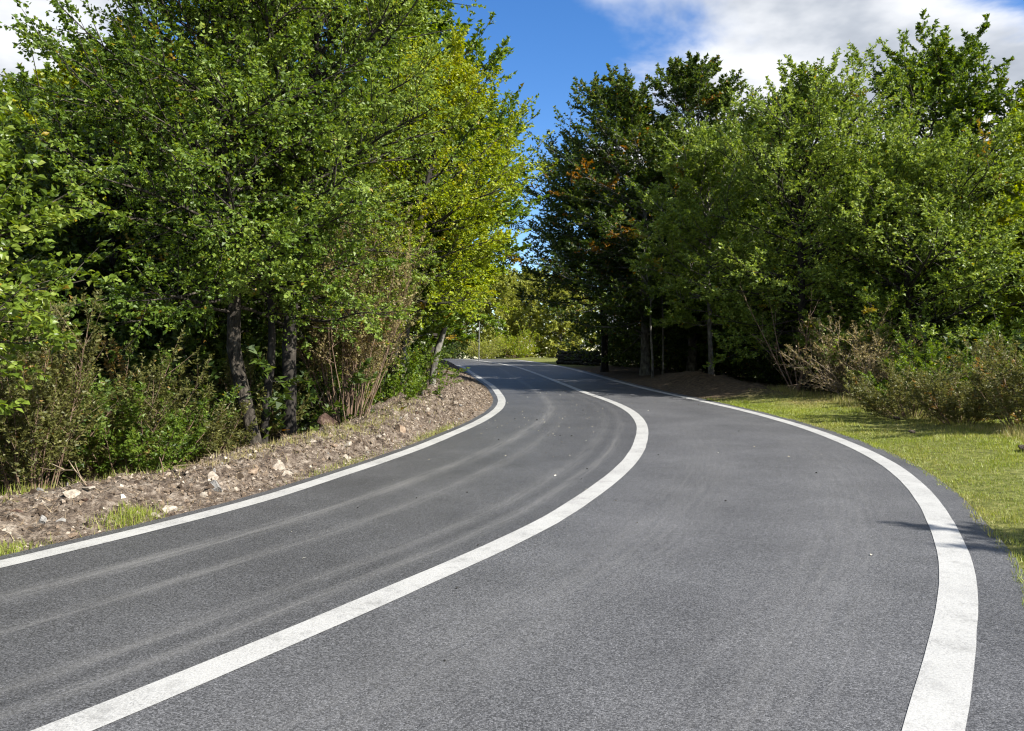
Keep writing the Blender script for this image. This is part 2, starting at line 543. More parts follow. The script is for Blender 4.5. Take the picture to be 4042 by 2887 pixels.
M = {}
M['asphalt'] = asphalt_mat()
M['paint'] = paint_mat()
M['ground'] = ground_mat()
M['bank'] = noise_mat('bank_soil', [(0.34, (0.020, 0.014, 0.010)), (0.46, (0.080, 0.059, 0.043)), (0.56, (0.18, 0.145, 0.112)), (0.70, (0.37, 0.325, 0.27))], scale=9, detail=9, bump=1.0, bscale=30, bdist=0.06, rough2=0.78)
M['stone'] = noise_mat('pale_stone', [(0.3, (0.13, 0.105, 0.08)), (0.5, (0.29, 0.25, 0.20)), (0.75, (0.45, 0.41, 0.34))], scale=5, detail=7, bump=0.6, bscale=18, bdist=0.02)
M['stone_warm'] = noise_mat('tan_stone', [(0.3, (0.10, 0.065, 0.042)), (0.5, (0.20, 0.145, 0.10)), (0.75, (0.33, 0.26, 0.19))], scale=5, detail=7, bump=0.6, bscale=18, bdist=0.02)
M['stone_grey'] = noise_mat('grey_stone', [(0.3, (0.10, 0.098, 0.092)), (0.5, (0.22, 0.21, 0.195)), (0.75, (0.36, 0.35, 0.325))], scale=5, detail=7, bump=0.6, bscale=18, bdist=0.02)
M['stone_red'] = noise_mat('rusty_stone', [(0.3, (0.035, 0.018, 0.013)), (0.5, (0.085, 0.050, 0.036)), (0.75, (0.20, 0.145, 0.11))], scale=6, detail=7, bump=0.7, bscale=18, bdist=0.02)
M['stone_dark'] = noise_mat('shade_dark_stone', [(0.3, (0.012, 0.013, 0.010)), (0.5, (0.035, 0.036, 0.030)), (0.75, (0.085, 0.082, 0.070))], scale=5, detail=7, bump=0.6, bscale=18, bdist=0.02)  # far wall's shade put into the stone colour
M['bark'] = noise_mat('grey_bark', [(0.38, (0.010, 0.008, 0.006)), (0.5, (0.034, 0.028, 0.021)), (0.62, (0.085, 0.073, 0.056)), (0.74, (0.19, 0.175, 0.145))], scale=13, detail=7, bump=1.0, bscale=22, bdist=0.05, stretch=(1, 1, 0.4), rough2=0.72)
M['bark_pale'] = noise_mat('pale_bark', [(0.35, (0.045, 0.042, 0.036)), (0.5, (0.13, 0.122, 0.102)), (0.7, (0.28, 0.265, 0.23))], scale=6, detail=7, bump=0.8, bscale=14, bdist=0.02, stretch=(1, 1, 0.6), rough2=0.65)
M['bark_dark'] = noise_mat('dark_bark', [(0.35, (0.010, 0.009, 0.007)), (0.55, (0.032, 0.027, 0.022)), (0.75, (0.085, 0.075, 0.06))], scale=8, detail=6, bump=0.8, bscale=20, bdist=0.02, stretch=(1, 1, 0.4))
M['stem_red'] = noise_mat('reddish_stem', [(0.3, (0.07, 0.042, 0.028)), (0.55, (0.17, 0.115, 0.078)), (0.75, (0.27, 0.20, 0.145))], scale=12, detail=4, bump=0.3, stretch=(1, 1, 0.4))
M['dry_wood'] = noise_mat('dry_wood', [(0.3, (0.12, 0.085, 0.055)), (0.55, (0.27, 0.21, 0.145)), (0.75, (0.44, 0.37, 0.28))], scale=12, detail=4, bump=0.3)
M['metal'] = noise_mat('weathered_metal', [(0.3, (0.10, 0.10, 0.10)), (0.7, (0.22, 0.22, 0.21))], scale=9, detail=4, rough=0.6, bump=0.1)
M['leaf'] = leaf_mat('leaf_green', [(0.034, 0.068, 0.009), (0.105, 0.170, 0.018), (0.20, 0.262, 0.040)])
M['leaf_near'] = leaf_mat('leaf_fresh', [(0.055, 0.092, 0.011), (0.140, 0.205, 0.023), (0.25, 0.300, 0.058)], rough=0.36)
M['leaf_yellow'] = leaf_mat('leaf_yellow_green', [(0.11, 0.165, 0.009), (0.22, 0.285, 0.012), (0.34, 0.38, 0.020)], autumn=(0.38, 0.36, 0.014))
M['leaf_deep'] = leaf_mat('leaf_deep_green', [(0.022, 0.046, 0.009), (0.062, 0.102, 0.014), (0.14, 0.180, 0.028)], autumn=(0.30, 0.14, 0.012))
M['leaf_olive'] = leaf_mat('leaf_olive', [(0.06, 0.068, 0.018), (0.115, 0.12, 0.030), (0.20, 0.195, 0.06)], autumn=(0.30, 0.18, 0.05))
M['leaf_dry'] = leaf_mat('leaf_dry', [(0.13, 0.105, 0.045), (0.24, 0.20, 0.08), (0.36, 0.315, 0.14)], autumn=(0.30, 0.19, 0.08))
M['leaf_sunlit'] = leaf_mat('leaf_sunlit_green', [(0.065, 0.105, 0.015), (0.170, 0.245, 0.034), (0.30, 0.365, 0.085)])  # paler green, raised so the crowns' sunlit look sits in the colour
M['leaf_bright'] = leaf_mat('leaf_bright_green', [(0.042, 0.085, 0.009), (0.115, 0.185, 0.017), (0.22, 0.285, 0.032)])
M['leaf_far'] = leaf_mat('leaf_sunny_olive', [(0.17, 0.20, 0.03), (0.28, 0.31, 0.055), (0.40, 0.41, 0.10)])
M['grass'] = leaf_mat('grass_blade', [(0.08, 0.12, 0.010), (0.18, 0.24, 0.020), (0.33, 0.36, 0.06)], autumn=(0.36, 0.29, 0.135), trans=0.3, rough=0.5)
M['straw'] = leaf_mat('straw', [(0.13, 0.09, 0.05), (0.27, 0.20, 0.12), (0.44, 0.36, 0.24)], trans=0.1, rough=0.8, spec=0.2)
M['litter'] = leaf_mat('road_litter', [(0.30, 0.26, 0.18), (0.46, 0.43, 0.34), (0.62, 0.60, 0.52)], trans=0.1, rough=0.8, spec=0.2)
M['crumb'] = noise_mat('tar_crumb', [(0.3, (0.012, 0.012, 0.012)), (0.7, (0.05, 0.045, 0.04))], scale=30, bump=0.4)

# ------------------------------------------------------------------ ground, road and markings
def axis(parts):
    return np.unique(np.round(np.concatenate([np.arange(a, b, s) for a, b, s in parts]), 4))


def build_ground():
    xs = axis([(-900, -120, 60), (-120, -40, 8), (-40, -14, 1.2), (-14, -8, .4), (-8, 12, .3), (12, 18, .4), (18, 45, 1.2), (45, 120, 8), (120, 901, 60)])
    ys = axis([(-300, -40, 40), (-40, 0, 1.5), (0, 3, .5), (3, 30, .33), (30, 50, .4), (50, 100, 1.5), (100, 200, 8), (200, 2001, 120)])
    X, Y = np.meshgrid(xs, ys)
    Z = ground_z(X, Y)
    Z = np.where(Y > 90, np.minimum(Z, Z), Z)
    lat, st = road_coords(X, Y)
    dr = lat - ER[st]
    yy = Y.ravel()
    verge = smooth(-.5, .2, dr) * (1 - smooth(3.2, 5.0, dr + 0.8 * fbm(X.ravel() * .5, yy * .5, 11, 3))) * (1 - smooth(20.5, 23, yy) * (1 - smooth(44, 50, yy)))
    nx, ny = len(xs), len(ys)
    i = np.arange(nx * ny).reshape(ny, nx)
    F = np.stack([i[:-1, :-1], i[:-1, 1:], i[1:, 1:], i[1:, :-1]], -1).reshape(-1, 4)
    me = mesh_from('ground', np.stack([X, Y, Z], -1).reshape(-1, 3), F, {'verge': verge}, smooth=True)
    tag(link('ground', me, M['ground']), kind='structure')


build_ground()


def strip(name, off0, off1, nlat, lift, mat, i0=0, i1=None, jag=0.0, seed=1, step=1, uvmode=False):
    i1 = i1 or len(CL)
    idx = np.arange(i0, i1, step)
    lat = np.linspace(0, 1, nlat)[None, :]
    o0 = off0[idx][:, None]; o1 = off1[idx][:, None]
    off = o0 * (1 - lat) + o1 * lat
    if jag:
        off[:, 0] += jag * fbm(ARC[idx] * 2.3, idx * 0 + .5, seed, 4)
        off[:, -1] += jag * fbm(ARC[idx] * 2.3, idx * 0 + 9.5, seed + 3, 4)
    X = CL[idx, 0][:, None] + NRM[idx, 0][:, None] * off
    Y = CL[idx, 1][:, None] + NRM[idx, 1][:, None] * off
    Z = zroad(Y) + lift
    u = np.where(off < 0, off / -OL[idx][:, None], off / OR[idx][:, None])
    v = np.repeat(ARC[idx][:, None], nlat, 1)
    k = np.arange(len(idx) * nlat).reshape(len(idx), nlat)
    F = np.stack([k[:-1, :-1], k[:-1, 1:], k[1:, 1:], k[1:, :-1]], -1).reshape(-1, 4)
    me = mesh_from(name, np.stack([X, Y, Z], -1).reshape(-1, 3), F, uv=np.stack([u, v], -1).reshape(-1, 2), smooth=True)
    # winding check: faces up
    if me.polygons[0].normal.z < 0:
        me.flip_normals()
    return tag(link(name, me, mat), kind='structure')


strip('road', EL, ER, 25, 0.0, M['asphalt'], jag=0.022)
strip('left_edge_line', OL - 0.105, OL + 0.105, 3, 0.004, M['paint'], jag=0.008, seed=4, i1=int(np.argmin(np.abs(CL[:, 1] - 51))))
strip('centre_line', OL * 0 - 0.105, OL * 0 + 0.105, 3, 0.004, M['paint'], jag=0.008, seed=5)
strip('right_edge_line', OR - 0.11, OR + 0.11, 3, 0.004, M['paint'], jag=0.008, seed=6)


def at_road(i, off):
    return CL[i, 0] + NRM[i, 0] * off, CL[i, 1] + NRM[i, 1] * off


# soil bank along the left edge of the asphalt
IY = lambda y: int(np.argmin(np.abs(CL[:, 1] - y) + 100 * (np.abs(CL[:, 0]) > 40)))
B0, B1 = IY(-1.0), IY(50)


def bank_h(y):
    return np.interp(y, [-10, 3, 6, 8, 11, 13, 15.5, 18, 21, 26, 32, 40, 46, 60], [.13, .16, .19, .26, .28, .33, .43, .56, .46, .30, .25, .35, .4, .3])


def bank_point(i, d):
    """i: station (float ok), d: metres left of the asphalt edge -> x,y,z of the bank's surface."""
    i = np.asarray(i, float); d = np.asarray(d, float)
    ii = np.arange(len(CL))
    cx = np.interp(i, ii, CL[:, 0]); cy = np.interp(i, ii, CL[:, 1]); nx = np.interp(i, ii, NRM[:, 0]); ny = np.interp(i, ii, NRM[:, 1])
    e = np.interp(i, ii, EL)
    X = cx + nx * (e - d); Y = cy + ny * (e - d)
    h = bank_h(Y)
    w = 1.75 + 0.8 * smooth(12, 18, Y)
    q = d / w
    prof = smooth(0.0, 0.5, q + 0.05) * (1 - smooth(0.52, 1.1, q) * 1.0)
    lump = 1 + 0.45 * fbm(X * 1.1, Y * 1.1, 21, 3)
    rough = 0.12 * fbm(X * 3.5, Y * 3.5, 22, 4) + 0.10 * fbm(X * 10, Y * 10, 23, 3, .7)
    Z = zroad(Y) + h * prof * lump + rough * smooth(0, .35, d) * np.clip(h / .4, .6, 1.7) - 0.02 - 0.55 * smooth(.8, 1.25, q) + .005
    return X, Y, Z


def build_bank():
    si = np.arange(B0, B1, 0.24)
    dd = np.concatenate([np.linspace(-0.06, 2.3, 44), np.linspace(2.4, 2.9, 4)])
    I, D = np.meshgrid(si, dd, indexing='ij')
    D = D + np.where(np.arange(len(dd)) == 0, 0.07 * fbm(si[:, None] * .5, si[:, None] * 0 + .3, 31, 4), 0)
    X, Y, Z = bank_point(I, D)
    Z[:, 0] = zroad(Y[:, 0]) - 0.01
    k = np.arange(I.size).reshape(I.shape)
    F = np.stack([k[:-1, :-1], k[1:, :-1], k[1:, 1:], k[:-1, 1:]], -1).reshape(-1, 4)
    me = mesh_from('soil_bank', np.stack([X, Y, Z], -1).reshape(-1, 3), F, smooth=True)
    if sum(p.normal.z for p in me.polygons[:200]) < 0:
        me.flip_normals()
    tag(link('soil_bank', me, M['bank']), kind='structure')


build_bank()

# ------------------------------------------------------------------ wood and leaves
def tubes(P, rad, ns):
    """P (n,m,3) polylines, rad (n,m) -> verts, quads."""
    n, m, _ = P.shape
    T = nrm(np.gradient(P, axis=1))
    ref = np.where(np.abs(T[..., 2:3]) > 0.9, np.array([1., 0, 0]), np.array([0, 0, 1.]))
    A = nrm(np.cross(T, ref)); B = np.cross(T, A)
    a = np.arange(ns) * 2 * pi / ns
    V = P[:, :, None] + rad[:, :, None, None] * (A[:, :, None] * np.cos(a)[:, None] + B[:, :, None] * np.sin(a)[:, None])
    k = np.arange(n * m * ns).reshape(n, m, ns)
    k2 = np.roll(k, -1, 2)
    F = np.stack([k[:, :-1], k2[:, :-1], k2[:, 1:], k[:, 1:]], -1).reshape(-1, 4)
    return V.reshape(-1, 3), F


def merge(parts):
    Vs, Fs, o = [], [], 0
    for V, F in parts:
        Vs.append(V); Fs.append(F + o); o += len(V)
    return np.vstack(Vs), np.vstack(Fs)


def bend_lines(rng, base, dirv, L, m, up, wob):
    """n curved lines from base along dirv, length L; up: upward bend share."""
    s = np.linspace(0, 1, m)[None, :, None]
    P = base[:, None] + dirv[:, None] * (L[:, None, None] * s)
    P[..., 2] += (np.asarray(up) * L)[:, None] * (s[..., 0] ** 2)
    side = nrm(np.cross(dirv, np.array([0, 0, 1.])) + 1e-6)
    ph = rng.uniform(0, 6.28, (len(L), 1)); fr = rng.uniform(3, 7, (len(L), 1))
    w = (np.sin(s[..., 0] * fr + ph) - np.sin(ph)) * wob * L[:, None]
    P = P + side[:, None] * w[..., None]
    ph = rng.uniform(0, 6.28, (len(L), 1))
    P[..., 2] += (np.sin(s[..., 0] * fr + ph) - np.sin(ph)) * wob * .7 * L[:, None]
    return P


def sample_lines(P, s):
    """P (n,m,3), s (n,k) in 0..1 -> points and tangents (n,k,3)."""
    n, m, _ = P.shape
    x = np.clip(s, 0, .9999) * (m - 1)
    i = x.astype(int); f = (x - i)[..., None]
    r = np.arange(n)[:, None]
    a, b = P[r, i], P[r, i + 1]
    return a * (1 - f) + b * f, nrm(b - a)


def side_dirs(rng, T, k0, ang, roll, lift):
    """directions leaving tangents T alternately left and right in a roughly level spray."""
    up = np.array([0, 0, 1.])
    Nn = nrm(up - T * (T @ up)[..., None] + rng.normal(0, .25, T.shape))
    B = np.cross(T, Nn)
    sg = np.where((np.arange(T.shape[1])[None, :] + k0) % 2 == 0, 1., -1.)
    r = rng.normal(0, roll, T.shape[:2])
    side = B * (sg * np.cos(r))[..., None] + Nn * np.sin(r)[..., None]
    a = rng.normal(ang, .18, T.shape[:2])
    d = T * np.cos(a)[..., None] + side * np.sin(a)[..., None]
    d[..., 2] += lift
    return nrm(d), Nn


def leaves_mesh(rng, pos, direc, normal, size, wfrac, tint, autumn, rich=False, tri=False):
    n = len(pos)
    L = size * rng.uniform(.65, 1.2, n)[:, None]
    d = nrm(direc); nn = nrm(normal - d * (normal * d).sum(-1, keepdims=True))
    s = np.cross(d, nn); W = L * wfrac * .5
    if tri:
        V = np.stack([pos - s * W, pos + s * W, pos + d * L], 1).reshape(-1, 3)
        k = np.arange(n)[:, None] * 3
        F = np.concatenate([k, k + 1, k + 2], 1)
        r = 1
    elif not rich:
        V = np.stack([pos, pos + d * L * .42 + s * W + nn * W * .35, pos + d * L - nn * L * .12, pos + d * L * .42 - s * W + nn * W * .35], 1).reshape(-1, 3)
        k = np.arange(n)[:, None] * 4
        F = np.stack([k + 0, k + 1, k + 2, k + 0, k + 2, k + 3], -1).reshape(-1, 3)
        r = 2
    else:
        V = np.stack([pos, pos + d * L * .22 + s * W * .8 + nn * W * .3, pos + d * L * .55 + s * W + nn * W * .28, pos + d * L - nn * L * .18,
                      pos + d * L * .55 - s * W + nn * W * .28, pos + d * L * .22 - s * W * .8 + nn * W * .3, pos + d * L * .5], 1).reshape(-1, 3)
        k = np.arange(n)[:, None] * 7
        F = np.stack([k, k + 1, k + 6, k + 1, k + 2, k + 6, k + 2, k + 3, k + 6, k + 3, k + 4, k + 6, k + 4, k + 5, k + 6, k + 5, k, k + 6], -1).reshape(-1, 3)
        r = 6
    return V, F, np.repeat(tint, r), np.repeat(autumn, r)


def foliage(rng, L1, L1len, cfg):
    """from limb lines grow branches, twigs and leaves. Returns wood parts and leaf arrays."""
    n2, n3, nl = cfg['n2'], cfg['n3'], cfg['nl']
    bare = cfg.get('bare', 0.22)
    s2 = np.clip(np.linspace(bare, 1.0, n2)[None] + rng.normal(0, .03, (len(L1), n2)), 0, 1)
    P2, T2 = sample_lines(L1, s2)
    D2, N2 = side_dirs(rng, T2, rng.integers(0, 2, (len(L1), 1)), cfg.get('ang', .85), cfg.get('roll', .9), cfg.get('lift', .12))
    len2 = L1len[:, None] * (cfg.get('r2', .44) * (1 - .6 * s2) + .07) * rng.uniform(.6, 1.25, s2.shape)
    len2 = np.clip(len2, cfg.get('min2', .18), cfg.get('max2', 1.9))
    D2 = np.where((s2 > .97)[..., None], nrm(T2 + rng.normal(0, .15, T2.shape)), D2)
    L2 = bend_lines(rng, P2.reshape(-1, 3), D2.reshape(-1, 3), len2.ravel(), 5, cfg.get('up2', .10), .03)
    l2 = len2.ravel()
    s3 = np.clip(np.linspace(.15, 1.0, n3)[None] + rng.normal(0, .03, (len(L2), n3)), 0, 1)
    P3, T3 = sample_lines(L2, s3)
    D3, N3 = side_dirs(rng, T3, rng.integers(0, 2, (len(L2), 1)), .8, cfg.get('roll3', .8), cfg.get('lift3', .08))
    D3 = np.where((s3 > .95)[..., None], T3, D3)
    len3 = np.clip(l2[:, None] * .42 * (1 - .55 * s3) * rng.uniform(.6, 1.3, s3.shape), cfg.get('min3', .10), cfg.get('max3', .5))
    L3 = bend_lines(rng, P3.reshape(-1, 3), D3.reshape(-1, 3), len3.ravel(), 3, cfg.get('up3', .02), .04)
    # leaves along twigs
    sl = np.clip(np.linspace(.12, 1.0, nl)[None] + rng.normal(0, .05, (len(L3), nl)), 0, 1)
    PL, TL = sample_lines(L3, sl)
    DL, NL = side_dirs(rng, TL, 0, cfg.get('lang', .9), .35, -.12)
    NL = nrm(NL + rng.normal(0, cfg.get('tilt', .8), NL.shape))
    DL = nrm(DL + rng.normal(0, .22, DL.shape))
    bt = np.repeat(rng.normal(0, 1, len(L1)), n2 * n3 * nl) * .5 + np.repeat(rng.normal(0, 1, len(L2)), n3 * nl) * .5
    tint = np.clip(.45 + .16 * bt + rng.normal(0, .2, bt.shape), 0, 1)
    au2 = (rng.random(len(L2)) < cfg.get('autumn', .006)).astype(float)
    au = np.repeat(au2, n3 * nl) * rng.uniform(.3, 1, bt.shape) + (rng.random(bt.shape) < cfg.get('turned', .006)) * .8
    au = np.clip(au, 0, 1)
    pos = PL.reshape(-1, 3) + rng.normal(0, .012, (bt.size, 3))
    keep = np.ones(len(pos), bool)
    if 'thin' in cfg:
        keep = cfg['thin'](pos) > rng.random(len(pos))
    wood = []
    wr = cfg.get('wr', 1.0)
    r2 = np.linspace(1, .35, 5)[None] * (0.0035 + 0.009 * l2[:, None]) * wr
    wood.append(tubes(L2[:, ::2], r2[:, ::2], 3))
    if cfg.get('twigs', False):
        r3 = np.linspace(1, .5, 3)[None] * np.full((len(L3), 1), .0028) * wr
        wood.append(tubes(L3, r3, 3))
    return wood, pos[keep], DL.reshape(-1, 3)[keep], NL.reshape(-1, 3)[keep], tint[keep], au[keep]


def make_tree(name, trunk, rad, profile, n1, cfg, leafmat, bark, label, group=None, seed=1, cb=.25, R0=1.0, bias=(0, 0), e0=8, e1=66, leaf=.075, wf=.78, rich=False, tri=False, extra_trunks=(), l1up=.10, parts=True, cat='tree'):
    """trunk: world polyline; profile: crown radii (m) from crown base to top; bias: reach more to that side."""
    rng = np.random.default_rng(seed)
    T0 = np.asarray(trunk, float)
    base = T0[0].copy()
    allL, alllen = [], []
    trunk_parts = []
    trunks = [(T0, rad, 1.0, n1)] + [(np.asarray(t, float), r, sh, int(n1 * sh)) for t, r, sh in extra_trunks]
    for tp, rr, sh, nn in trunks:
        tp = tp - base
        d = np.r_[0, np.cumsum(np.linalg.norm(np.diff(tp, axis=0), axis=1))]
        M_ = max(10, int(d[-1] / .35))
        u = np.linspace(0, 1, M_)
        # smooth spline through trunk points
        sp = catmull(tp, .06) if len(tp) > 2 else tp
        dd_ = np.r_[0, np.cumsum(np.linalg.norm(np.diff(sp, axis=0), axis=1))]; dd_ /= dd_[-1]
        C = np.stack([np.interp(u, dd_, sp[:, k]) for k in range(3)], 1)
        C[1:, :2] += np.cumsum(rng.normal(0, .012, (M_ - 1, 2)), 0) * .6
        r = np.interp(u, np.linspace(0, 1, len(rr)), rr)
        r = r * (1 + .35 * np.exp(-u * M_ * .35 / .25))
        V, F = tubes(C[None], r[None], 12)
        ang = np.tile(np.arange(12), M_) * 2 * pi / 12
        lump = 1 + .09 * np.sin(ang * 2 + np.repeat(u * 14, 12)) + .06 * np.sin(ang * 5 + np.repeat(u * 40, 12) + 1)
        ctr = np.repeat(C, 12, 0)
        V = ctr + (V - ctr) * lump[:, None]
        trunk_parts.append((V, F))
        # limbs
        k = np.arange(nn)
        q = (k + rng.random(nn)) / nn
        uu = cb + (1 - cb) * q ** .9
        pos, tan = sample_lines(C[None], uu[None])
        az = k * 2.39996 + rng.normal(0, .35, nn) + seed
        el = np.radians(e0 + (e1 - e0) * q ** 1.15) + rng.normal(0, .14, nn)
        h = np.stack([np.cos(az), np.sin(az)], 1)
        dv = np.stack([h[:, 0] * np.cos(el), h[:, 1] * np.cos(el), np.sin(el)], 1)
        reach = np.interp(q, np.linspace(0, 1, len(profile)), profile) * (1 + h @ np.asarray(bias, float))
        Ln = reach * R0 * rng.uniform(.76, 1.09, nn) * (.65 + .35 * sh) / np.clip(np.cos(el), .75, 1)
        L1 = bend_lines(rng, pos[0], dv, Ln, 8, l1up - .22 * (1 - q) * .5, .055)
        allL.append(L1); alllen.append(Ln)
        rl = np.linspace(1, .22, 8)[None] * np.clip(.007 + .010 * Ln, .006, .05)[:, None]
        trunk_parts.append(tubes(L1, rl, 5))
    L1 = np.vstack(allL); Ln = np.concatenate(alllen)
    wood, pos, DL, NL, tint, au = foliage(rng, L1, Ln, cfg)
    if cfg.get('autumn_fn') is not None:
        au = np.clip(au + cfg['autumn_fn'](pos + base, rng), 0, 1)
    V, F, ti, aa = leaves_mesh(rng, pos, DL, NL, leaf, wf, tint, au, rich, tri)
    root = thing(name, base, label, cat, group)
    ntr = [i for i in range(len(trunk_parts)) if i % 2 == 0]
    tv, tf = merge([trunk_parts[i] for i in ntr])
    link('trunk', mesh_from('trunk', tv, tf, smooth=True), bark, root)
    bv, bf = merge([trunk_parts[i] for i in range(len(trunk_parts)) if i % 2 == 1] + wood)
    link('branches', mesh_from('branches', bv, bf, smooth=True), bark, root)['kind'] = 'stuff'
    o = link('crown', mesh_from('crown', V, F, {'tint': ti, 'autumn': aa}), leafmat, root)
    o['kind'] = 'stuff'
    return root


def make_shrub(name, loc, n1, height, spread, cfg, leafmat, bark, label, group=None, seed=1, leaf=.03, wf=.6, e=(50, 86), stem_r=.011, up=.1, base_r=.15, cat='shrub', hvar=.35, lean=(0, 0), tri=True):
    rng = np.random.default_rng(seed)
    az = np.arange(n1) * 2.39996 + rng.normal(0, .3, n1)
    q = np.sqrt((np.arange(n1) + .5) / n1)
    el = np.radians(e[1] + (e[0] - e[1]) * q) + rng.normal(0, .07, n1)
    dv = np.stack([np.cos(az) * np.cos(el), np.sin(az) * np.cos(el), np.sin(el)], 1)
    dv[:, :2] += np.asarray(lean)
    dv = nrm(dv)
    Ln = height * rng.uniform(1 - hvar, 1.08, n1)
    b = np.stack([np.cos(az) * q * base_r, np.sin(az) * q * base_r, np.full(n1, -.08)], 1)
    L1 = bend_lines(rng, b, dv, Ln, 9, up, .03)
    sc_ = np.array([spread, spread, 1.])
    L1 = L1 * sc_
    rl = np.linspace(1, .25, 9)[None] * (stem_r * rng.uniform(.6, 1.2, n1))[:, None]
    wood, pos, DL, NL, tint, au = foliage(rng, L1, Ln, cfg)
    if cfg.get('autumn_fn') is not None:
        au = np.clip(au + cfg['autumn_fn'](pos, rng), 0, 1)
    root = thing(name, loc, label, cat, group)
    sv, sf = tubes(L1, rl, 6)
    link('stems', mesh_from('stems', sv, sf, smooth=True), bark, root)['kind'] = 'stuff'
    wv, wf_ = merge(wood)
    link('twigs', mesh_from('twigs', wv, wf_, smooth=True), bark, root)['kind'] = 'stuff'
    if len(pos):
        V, F, ti, aa = leaves_mesh(rng, pos, DL, NL, leaf, wf, tint, au, tri=tri)
        o = link('foliage', mesh_from('foliage', V, F, {'tint': ti, 'autumn': aa}), leafmat, root)
        o['kind'] = 'stuff'
    return root


def up_trunk(x, y, h, lean=(0, 0), sway=.15, seed=0, sink=.15):
    rng = np.random.default_rng(seed + 500)
    z0 = gz(x, y) - sink
    k = np.linspace(0, 1, 6)
    p = np.stack([x + lean[0] * k ** 1.3 + rng.normal(0, sway, 6) * k * .6, y + lean[1] * k ** 1.3 + rng.normal(0, sway, 6) * k * .6, z0 + (h + sink) * k], 1)
    p[0, :2] = (x, y)
    return p
#@@TREES
# ------------------------------------------------------------------ trees in front on the left
NEAR = dict(n2=14, n3=7, nl=9)
FAR = dict(n2=13, n3=7, nl=9)
# leaning trunk behind the bank
z0 = gz(-3.95, 12.0)
make_tree('roadside_tree', [(-3.88, 12.0, z0 - .15), (-3.94, 12.0, .25), (-4.10, 12.0, .95), (-4.26, 12.02, 1.75), (-4.25, 12.05, 2.5), (-4.38, 12.1, 4.2), (-4.44, 12.1, 5.6), (-4.5, 12.1, 6.8), (-4.6, 12.1, 7.6)],
          [.125, .11, .095, .083, .072, .055, .04, .025, .008], [2.4, 2.9, 2.8, 2.5, 2.2, 1.7, 1.2, .6], 74, dict(NEAR, turned=.004), M['leaf'], M['bark'],
          'tree with thick leaning mottled trunk rising behind the stony soil bank', seed=11, cb=.30, bias=(-.08, .1), e0=0, leaf=.068)
z0 = gz(-3.72, 13.2)
make_tree('roadside_tree', [(-3.72, 13.2, z0 - .15), (-3.74, 13.2, .9), (-3.70, 13.2, 2.2), (-3.5, 13.2, 4.0), (-3.3, 13.2, 5.6), (-3.2, 13.2, 7.2), (-3.1, 13.2, 8.2)],
          [.13, .115, .10, .08, .055, .03, .008], [1.9, 2.3, 2.4, 2.4, 2.2, 1.7, 1.2, .6], 72, dict(NEAR, turned=.006, autumn=.008), M['leaf_sunlit'], M['bark_dark'],
          'broad sunlit tree with dark upright trunk between leaning trunk and clump of bare stems', seed=12, cb=.27, bias=(.06, -.1), e0=-2, leaf=.067)
z0 = gz(-4.05, 12.7)
make_tree('roadside_tree', [(-4.05, 12.75, z0 - .1), (-3.98, 12.75, .8), (-3.92, 12.8, 2.0), (-4.1, 12.9, 3.6), (-4.3, 12.9, 5.0)],
          [.075, .065, .05, .03, .006], [1.0, 1.3, 1.2, .9, .5], 20, dict(n2=8, n3=6, nl=9), M['leaf'], M['bark_dark'],
          'slim young tree squeezed between the leaning trunk and the dark upright trunk', seed=13, cb=.45, leaf=.085)

# yellowing tree over the road bend
def autumn_top(zc, span, amp):
    return lambda p, rng: np.clip((p[:, 2] - zc) / span, 0, 1) * amp * rng.uniform(0, 1, len(p))


make_tree('yellowing_tree', [(-2.75, 17.6, gz(-2.75, 17.6) - .15), (-2.6, 17.6, 1.6), (-2.3, 17.5, 3.2), (-1.9, 17.4, 5.0), (-1.7, 17.4, 6.4), (-1.65, 17.4, 7.3)],
          [.12, .10, .08, .06, .03, .008], [1.8, 2.1, 2.1, 1.8, 1.4, 1.0, .6], 72, dict(NEAR, n2=13, n3=6, autumn=.04, turned=.015, autumn_fn=autumn_top(5.2, 3, .4)), M['leaf_yellow'], M['bark_dark'],
          'yellow green tree leaning out over the inside of the bend', seed=21, cb=.34, bias=(.12, -.05), e0=0, e1=66, leaf=.07)
# tall tree behind it with the stepped right outline
make_tree('tall_beech', [(-3.4, 22.0, gz(-3.4, 22) - .2), (-3.2, 22, 2), (-2.7, 22, 5), (-2.6, 22, 7.5), (-3.1, 22, 9.6), (-3.8, 22, 11.8)],
          [.20, .17, .14, .10, .06, .01], [2.3, 2.6, 2.7, 2.5, 2.0, 1.4, .9, .5], 90, dict(FAR, n2=14, n3=8, turned=.006, roll=.5), M['leaf_bright'], M['bark'],
          'tallest beech on the left side, its crown cut by the top of the picture', seed=22, cb=.18, bias=(.02, -.1), e0=-2, e1=62, leaf=.115, tri=True)
make_tree('tall_beech', [(-6.5, 21.0, gz(-6.5, 21) - .2), (-6.4, 21, 2), (-6.2, 21, 5), (-6.3, 21, 8), (-6.4, 21, 9.4), (-6.4, 21, 10.6)],
          [.18, .15, .12, .09, .05, .01], [2.2, 2.8, 3.0, 3.0, 2.7, 2.2, 1.5, .7], 64, dict(FAR, turned=.006), M['leaf'], M['bark'],
          'tall leafy tree standing behind the leaning trunk, its top against white cloud', seed=23, cb=.2, e0=0, e1=64, leaf=.115, tri=True)
